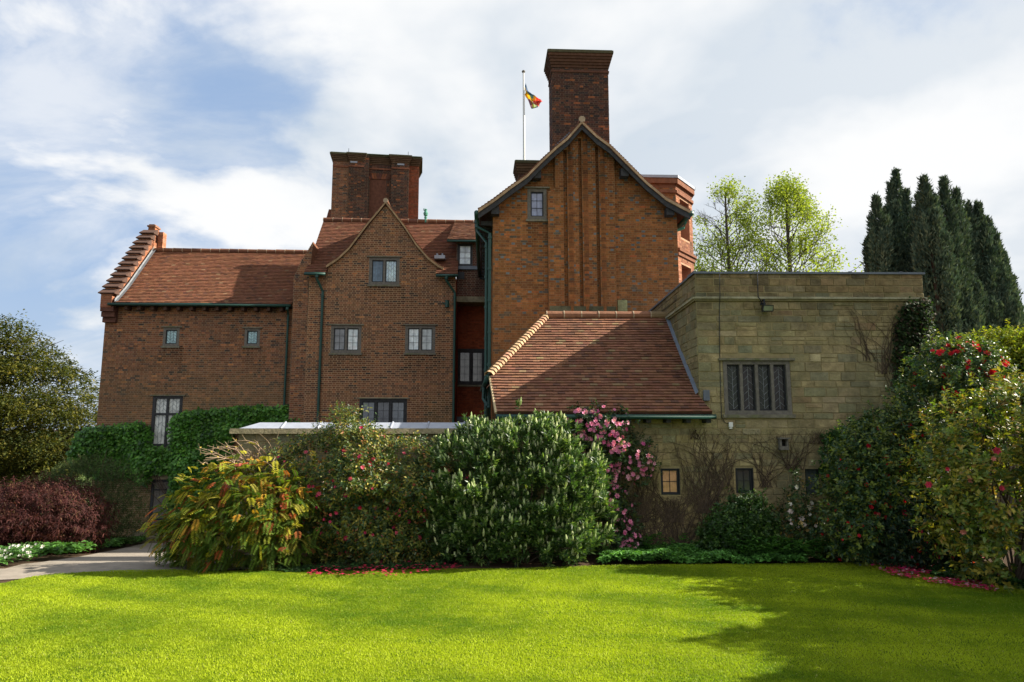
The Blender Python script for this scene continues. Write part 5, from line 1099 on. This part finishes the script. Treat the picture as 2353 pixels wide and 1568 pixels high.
# ivy on the annex
def wall_ivy(name, label, pl, poly_px, seed, n, T, L, pal, leafmat='leafm', shoots=6, parent=None, hang=0, part_of=None):
    g = np.random.default_rng(seed); uzp = [pl.uz(*p) for p in poly_px]; a = np.array(uzp); lo, hi = a.min(0), a.max(0); x = g.uniform(lo[0], hi[0], n*4); z = g.uniform(lo[1], hi[1], n*4); k = inpoly(x, z, uzp); x, z = x[k][:n], z[k][:n]; m = len(x)
    w_ = (T*(.55+.45*noise(np.stack([x, z], 1), 1.7, seed)))*g.uniform(.3, 1, m)+.03; A = np.array([pl.A.x, pl.A.y, 0]); d = np.array([pl.d.x, pl.d.y, 0]); nn = np.array([pl.n.x, pl.n.y, 0]); c = A+d*x[:, None]+UP*z[:, None]+nn*w_[:, None]; Q = []; Cc = []
    tone = 1+.25*noise(np.stack([x, z], 1), 1.3, seed+1)
    for j in range(shoots): dd = norm(nn*.5-UP*(.75)+g.normal(0, .45, (m, 3))); nr = norm(nn+UP*.5+g.normal(0, .3, (m, 3))); Q.append(leaf_quads(c+g.normal(0, .06, (m, 3)), dd, nr, L*g.uniform(.6, 1.2, m), L*.9*g.uniform(.6, 1.2, m))); Cc.append(pick(m, pal, g)*tone[:, None])
    t = thing(name, label, 'climber', tuple(pl.pt((lo[0]+hi[0])/2, lo[1]))); MB().quads(np.concatenate(Q), np.concatenate(Cc)).build('foliage', M[leafmat], t)
    mb = MB(); b0 = pl.pt((lo[0]+hi[0])/2, lo[1]-.3, .05)
    for k in range(10): e = g.integers(m); q = c[e]; mb.tube([b0, b0.lerp(Vector(q), .5)+Vector((g.normal(0, .15), 0, 0)), Vector(q)], [.02, .015, .008], 5, (.08, .055, .04), cap=False)
    mb.build('stem', M['bark'], t); return t
wall_ivy('annex_ivy', 'dark ragged ivy climbing the right corner of the annex up to its parapet', tw, [(2062, 890), (2050, 820), (2060, 740), (2075, 700), (2128, 695), (2132, 870), (2110, 960), (2080, 940)], 81, 1150, .16, .075, [(3, (.026, .048, .016)), (1, (.05, .085, .02)), (1, (.07, .045, .03))])
wall_ivy('low_ivy', 'small patch of green ivy on the annex wall above the third small window', tw, [(1885, 1090), (1895, 1000), (1940, 985), (1985, 960), (2040, 975), (2040, 1080), (1930, 1130)], 82, 1300, .2, .08, [(3, (.035, .085, .02)), (1, (.06, .14, .03))])
wall_ivy('wing_ivy', 'thick bright green ivy belt across the lower left wing around its tall window', wing, [(172, 1045), (185, 1005), (205, 985), (245, 982), (290, 978), (335, 972), (347, 985), (350, 1030), (402, 1030), (404, 965), (430, 948), (480, 945), (540, 938), (600, 935), (640, 940), (690, 933), (706, 950), (706, 980), (540, 985), (520, 1100), (450, 1180), (395, 1200), (400, 1120), (398, 1085), (352, 1078), (345, 1110), (300, 1090), (230, 1095), (180, 1075)], 83, 8500, .60, .14, [(4, (.065, .185, .022)), (3, (.09, .24, .028)), (1.2, (.03, .085, .018)), (1, (.15, .31, .04))], leafmat='leaf')
# bare creeper on the annex wall
def creeper(name, label, seed, starts, box, n, r0=.016, cross=False):
    g = np.random.default_rng(seed); mb = MB(); n3 = tw.n
    for k in range(n):
        s = starts[g.integers(len(starts))]; x, y = s[0]+g.normal(0, 12), s[1]; ang = g.uniform(-2.2, -.9) if not cross else g.choice([g.uniform(-.5, .3), g.uniform(2.8, 3.6)]); pts = []; rr = r0*g.uniform(.25, 1)
        for j in range(g.integers(9, 24)):
            pts.append(tw.pt(*tw.uz(x, y), .02+.02*g.random())); x += math.cos(ang)*13; y += math.sin(ang)*13; ang += g.normal(0, .24)
            if not (box[0] < x < box[2] and box[1] < y < box[3]) or any(a_-4 < x < b_+4 and 1072 < y < 1140 for a_, b_ in ((1519, 1562), (1691, 1731), (1851, 1882))): break
        if len(pts) > 2: mb.tube(pts, [rr*(1-.8*i/len(pts)) for i in range(len(pts))], 4, np.array([.085, .058, .038])*g.uniform(.55, 1.4), cap=False)
    t = tag(mb.build(name, M['bark']), label, 'climber'); return t
creeper('bare_creeper', 'web of leafless brown creeper stems over the wall under the lean-to eaves', 91, [(1440, 1260), (1500, 1270), (1560, 1270), (1640, 1260), (1620, 1180), (1470, 1200), (1540, 1200)], (1400, 985, 1690, 1280), 420, .011)
creeper('bare_creeper', 'leafless creeper spreading below the leaded window around the nest box', 92, [(1700, 1180), (1760, 1120), (1650, 1120), (1820, 1080), (1880, 1020), (1740, 1000), (1600, 1010)], (1580, 985, 1900, 1270), 230, .009)
creeper('bare_creeper', 'thin leafless vine wandering up the wall left of the dark corner ivy', 93, [(2040, 860), (2060, 900), (2000, 830)], (1930, 700, 2080, 920), 34, .013)
# fallen petals
def petals(label, poly, seed, n, pal):
    g = np.random.default_rng(seed); P_ = np.array(poly); x = g.uniform(P_[:, 0].min(), P_[:, 0].max(), n*5); y = g.uniform(P_[:, 1].min(), P_[:, 1].max(), n*5); k = inpoly(x, y, poly) & (noise(np.stack([x, y], 1), 3, seed) > -.35); x, y = x[k][:n], y[k][:n]; m = len(x)
    c = np.stack([x, y, gh(x, y)+.065+g.uniform(0, .03, m)], 1); th = g.uniform(0, 6.28, m); d = np.stack([np.cos(th), np.sin(th), g.uniform(-.1, .3, m)], 1)
    tag(MB().quads(leaf_quads(c, norm(d), np.repeat(UP[None], m, 0), .075*g.uniform(.5, 1.2, m), .06*g.uniform(.6, 1.2, m)), pick(m, pal, g)).build('fallen_petals', M['flower']), label, 'petals', kind='stuff')
petals('scattered fallen crimson petals under the central camellia', gpoly([(690, 1332), (880, 1336), (1060, 1318), (1050, 1306), (800, 1312), (690, 1318)]), 95, 230, [(3, (.45, .02, .07)), (1, (.35, .02, .04))])
petals('drift of fallen crimson and pink petals in the right corner of the lawn', gpoly([(2015, 1295), (2090, 1300), (2170, 1325), (2280, 1352), (2300, 1372), (2150, 1350), (2060, 1332), (2000, 1312)]), 96, 800, [(3, (.80, .05, .18)), (1.4, (.60, .02, .08)), (1.0, (.85, .50, .55)), (.5, (.5, .25, .1))])
# ---- left side shrubs
plant('red_maple', 'mounded dark red cut-leaf maple beside the path at the left', 'shrub', Bush([(-130, 1290), (-130, 1170), (-60, 1150), (0, 1140), (60, 1122), (120, 1118), (180, 1130), (225, 1155), (243, 1190), (238, 1225), (200, 1265), (100, 1285), (0, 1292)], 18.2, 1.5, 101, D=1.1, lump=.2, lsc=1.2), 7000, 7, .10, .028, [(4, (.058, .017, .015)), (2, (.085, .026, .020)), (1, (.035, .013, .012)), (.5, (.11, .055, .03))], up=.1, spread=1.1, droop=.5, leafmat='leafm', rough=.14, nstem=24)
plant('grey_green_shrub', 'fine-leaved grey-green shrub between the dark red maple and the plank door', 'shrub', Bush([(110, 1265), (100, 1130), (150, 1085), (210, 1065), (270, 1070), (305, 1095), (322, 1130), (328, 1180), (322, 1225), (285, 1258), (180, 1275)], 22.5, 1.5, 102, D=1.2, lump=.2), 6000, 7, .075, .022, [(4, (.055, .080, .028)), (2, (.085, .115, .040)), (1, (.035, .055, .022))], up=1.0, spread=.8, leafmat='leafm', rough=.16, nstem=24)
# ---- trees
def branches(mb, p, d, L, r, depth, g, tips, ratio=.74, spread=.5, upb=.18, col=(.10, .085, .06), kids=3, bend=.12):
    pts = [p]; dd = d.copy(); n = 4
    for k in range(n): dd = norm(dd+g.normal(0, bend, 3)+UP*upb*.3); pts.append(pts[-1]+dd*L/n)
    mb.tube(pts, [r*(1-.45*k/n) for k in range(n+1)], 6 if r > .05 else 4, col, cap=False)
    tips += [pts[-1], pts[-2]]
    if depth == 0: return
    for k in range(kids):
        q = pts[g.integers(2, n+1)]; nd = norm(dd+g.normal(0, spread, 3)+UP*upb); branches(mb, q, nd, L*ratio*g.uniform(.8, 1.15), r*.52, depth-1, g, tips, ratio, spread, upb, col, kids, bend)
def lime(px, ptop, pw, Y, seed, label, lean=0):
    g = np.random.default_rng(seed); b = P(px, 700, Y); base = np.array([b.x, Y, float(gh(b.x, Y))]); top = P(px, ptop, Y); H = top.z-base[2]; hw = pw/2/F*Y*1.62
    t = thing('spring_tree', label, 'tree', tuple(base), 'young-leaved trees behind the annex'); mb = MB(); tips = []; tr = [base+np.array([lean*k+g.normal(0, .05), g.normal(0, .05), H*.97*k/10]) for k in range(11)]
    mb.tube(tr, [.42*(1-.9*k/10)+.02 for k in range(11)], 8, (.085, .07, .05), cap=False); nb = 84
    for k in range(nb):
        f = .28+.70*k/nb; p = tr[0]*(1-f)+tr[-1]*f; th = k*2.4+g.uniform(0, .5); rad = hw*min(1, max(0, 1-f)**.6*1.45)*g.uniform(.80, 1.12)
        up = .45+.5*f; e = norm(np.array([math.cos(th), math.sin(th), up])); branches(mb, p, e, rad*.80, .085*(1-f)+.03, 2, g, tips, .50, .55, .12, (.09, .075, .05), 4)
    mb.build('trunk', M['bark'], t); tips = np.array(tips); tp = np.repeat(tips, 7, 0)+g.normal(0, .42, (len(tips)*7, 3)); n = len(tp)
    keep = noise(tp, .5, seed) > -.25; tp = tp[keep]; n = len(tp); d = norm(g.normal(size=(n, 3))); q = leaf_quads(tp, d, norm(g.normal(size=(n, 3))), g.uniform(.13, .24, n), g.uniform(.10, .17, n))
    MB().quads(q, pick(n, [(4, (.30, .36, .05)), (2, (.40, .44, .07)), (1.5, (.18, .24, .04))], g)).build('crown', M['leafm'], t)
lime(1680, 420, 205, 55, 111, 'slender tree in fresh lime-green leaf, left one behind the annex roof')
lime(1822, 402, 205, 53, 112, 'fuller tree in fresh yellow-green leaf, right one behind the annex roof')
def yew(label, spires, Y, seed):
    g = np.random.default_rng(seed); allp = [P(s[0], 700, Y).x for s in spires]; bx_ = sum(allp)/len(allp); base = np.array([bx_, Y, float(gh(bx_, Y))]); t = thing('columnar_yew', label, 'tree', tuple(base), 'dark columnar yews behind the annex'); Q = []; Cc = []; tk_ = MB()
    for (px, pt_, w_) in spires:
        top = P(px, pt_, Y+g.normal(0, .5)); H = top.z-base[2]; hw = w_*1.12/2/F*Y; x0 = bx_+(top.x-bx_)*.55; n = int(H*hw*520)
        f = g.random(n)**.8; rad = hw*np.where(f > .62, ((1-f)/.38)**.85, 1.0)*(1+.34*noise(np.stack([f*H*1.2, np.full(n, px*.1)], 1), 1.3, seed)); th = g.uniform(0, 2*math.pi, n); th = th-.5*np.sin(th+math.pi/2)*0
        rr = rad*np.sqrt(g.uniform(.35, 1.1, n)); lump = 1+.42*noise(np.stack([np.cos(th)*1.8, np.sin(th)*1.8, f*H*.9], 1), 1.9, seed+int(px)); rr *= lump
        cx = x0+(top.x-x0)*f; c = np.stack([cx+np.cos(th)*rr, top.y+np.sin(th)*rr, base[2]+H*f*1.0], 1); keep = c[:, 2] > -1
        c = c[keep]; th = th[keep]; n = len(c); base_c = pick(n, [(4, (.050, .080, .055)), (2, (.080, .115, .070)), (1.3, (.120, .150, .090))], g)
        for j in range(3): d = norm(np.stack([np.cos(th)*.55, np.sin(th)*.55, np.full(n, 1.0)], 1)+g.normal(0, .35, (n, 3))); Q.append(leaf_quads(c+g.normal(0, .05, (n, 3)), d, norm(g.normal(size=(n, 3))), g.uniform(.10, .24, n), g.uniform(.035, .07, n))); Cc.append(base_c*g.uniform(.8, 1.2, (n, 1)))
        prof = lambda q: hw*(((1-q)/.38)**.85 if q > .62 else 1.0)
        for k in range(int(16+hw*34)):               # upright feathery plumes standing off the crown
            q0 = g.uniform(.30, .86); a0 = g.uniform(0, 6.283); rr0 = prof(q0)*g.uniform(.6, 1.02); ln_ = g.uniform(.8, 2.0)*(1.1-q0*.5); pr = g.uniform(.10, .20)
            b0 = np.array([x0+(top.x-x0)*q0+math.cos(a0)*rr0, top.y+math.sin(a0)*rr0, base[2]+H*q0]); m = int(110*ln_); u_ = g.random(m); th_ = g.uniform(0, 6.283, m); r_ = pr*np.sqrt(g.random(m))*np.minimum(1, (1-u_)*2.2)
            c_ = b0+np.stack([np.cos(th_)*r_+.10*u_*math.cos(a0)*ln_, np.sin(th_)*r_+.10*u_*math.sin(a0)*ln_, u_*ln_], 1); bc = pick(m, [(3, (.080, .125, .085)), (2, (.125, .170, .105)), (1, (.18, .22, .13))], g)
            for j in range(2): d_ = norm(np.stack([np.cos(th_)*.5, np.sin(th_)*.5, np.full(m, 1.0)], 1)+g.normal(0, .3, (m, 3))); Q.append(leaf_quads(c_, d_, norm(g.normal(size=(m, 3))), g.uniform(.12, .26, m), g.uniform(.04, .075, m))); Cc.append(bc)
        tk_.tube([(x0, top.y, base[2]-.2), (x0+(top.x-x0)*.4, top.y, base[2]+H*.45), (top.x, top.y, base[2]+H*.9)], [.16, .10, .03], 6, (.10, .06, .04), cap=False)
    MB().quads(np.concatenate(Q), np.concatenate(Cc)).build('crown', M['yew'], t); tk_.build('trunk', M['bark'], t)
yew('dark columnar yew of many spires, leftmost of the yews behind the annex', [(1990, 560, 34), (2012, 455, 52), (2036, 480, 44), (2058, 395, 58), (2046, 425, 40), (2082, 440, 44), (2000, 500, 30), (2070, 520, 60), (2030, 590, 70), (2095, 545, 40)], 29, 121)
yew('dark columnar yew of many spires, the tall middle one behind the annex', [(2122, 410, 66), (2150, 470, 60), (2168, 412, 54), (2196, 440, 60), (2210, 520, 56), (2105, 480, 50), (2140, 560, 80), (2180, 600, 90), (2110, 450, 36), (2135, 440, 40), (2184, 470, 34), (2225, 470, 40)], 27, 122)
yew('dark columnar yew of many spires, rightmost of the yews behind the annex', [(2246, 470, 56), (2268, 505, 52), (2290, 560, 54), (2308, 605, 40), (2326, 640, 36), (2265, 620, 80), (2230, 500, 44), (2256, 540, 44), (2280, 530, 36), (2300, 580, 44), (2240, 600, 60)], 28, 123)
def cedar():
    g = np.random.default_rng(131); bl = [(-260, 1180), (-260, 760), (-120, 720), (-40, 760), (0, 770), (22, 748), (60, 762), (88, 790), (112, 812), (142, 830), (165, 862), (205, 880), (192, 900), (228, 925), (215, 960), (226, 1000), (190, 1050), (150, 1110), (60, 1160), (-80, 1180)]
    b = Bush(bl, 40, 4.2, 132, D=3.0, lump=.3, lsc=.4); c, nn, _ = b.sample(36000, front=.6, gaps=.80, gsc=.6, gz=3.2, rough=.35, layers=.3)
    n = len(c); t = thing('old_yew_tree', 'huge spreading evergreen tree with olive-yellow layered boughs beyond the left wing', 'tree', (-20.5, 40, -4)); Q = []; Cc = []; base = pick(n, [(4, (.070, .080, .014)), (3, (.12, .115, .018)), (3, (.032, .045, .012)), (.5, (.18, .15, .025))], g, .15)
    side = norm(np.stack([nn[:, 0]+.2, nn[:, 1], np.zeros(n)], 1)+g.normal(0, .4, (n, 3)))
    for j in range(6): d = norm(side*.6+g.normal(0, .6, (n, 3))*np.array([1, 1, .5])); Q.append(leaf_quads(c+g.normal(0, .12, (n, 3)), d, norm(UP+g.normal(0, .4, (n, 3))), g.uniform(.12, .26, n), g.uniform(.06, .12, n), .1)); Cc.append(base*g.uniform(.75, 1.25, (n, 1)))
    MB().quads(np.concatenate(Q), np.concatenate(Cc)).build('crown', M['leafm'], t)
    mb = MB(); tips = []; base_ = np.array([-32., 40, -4.2]); mb.tube([base_, base_+[.4, 0, 4], base_+[.2, 0, 8], base_+[.8, 0, 12]], [.9, .7, .5, .2], 9, (.06, .045, .035), cap=False)
    for k in range(22): f = k/22; p = base_+np.array([.5, 0, 2+9*f]); th = k*2.4; branches(mb, p, norm(np.array([math.cos(th)*1.4, math.sin(th), .15])), 4.2*(1-.5*f), .2*(1-.6*f), 2, g, tips, .65, .4, .05, (.06, .045, .035), 3)
    mb.build('trunk', M['bark'], t)
cedar()
# small tree far right beyond the yews, and a distant wood along the horizon on the left
def far_wood():
    g = np.random.default_rng(141); n = 30000; x = g.uniform(-260, 60, n); y = 180+g.uniform(0, 40, n); h = 9*(1+.35*noise(np.stack([x, y], 1), .08, 7)); z0_ = gh(x, y); c = np.stack([x, y, z0_+h*g.random(n)**.6], 1); d = norm(g.normal(size=(n, 3))); q = leaf_quads(c, d, norm(g.normal(size=(n, 3))), g.uniform(1.2, 2.4, n), g.uniform(1, 2, n))
    tag(MB().quads(q, pick(n, [(2, (.07, .10, .04)), (1, (.10, .13, .05))], g)).build('distant_wood', M['leafm']), 'distant green wood low on the horizon beyond the spreading evergreen tree', 'woodland', kind='stuff')
far_wood()
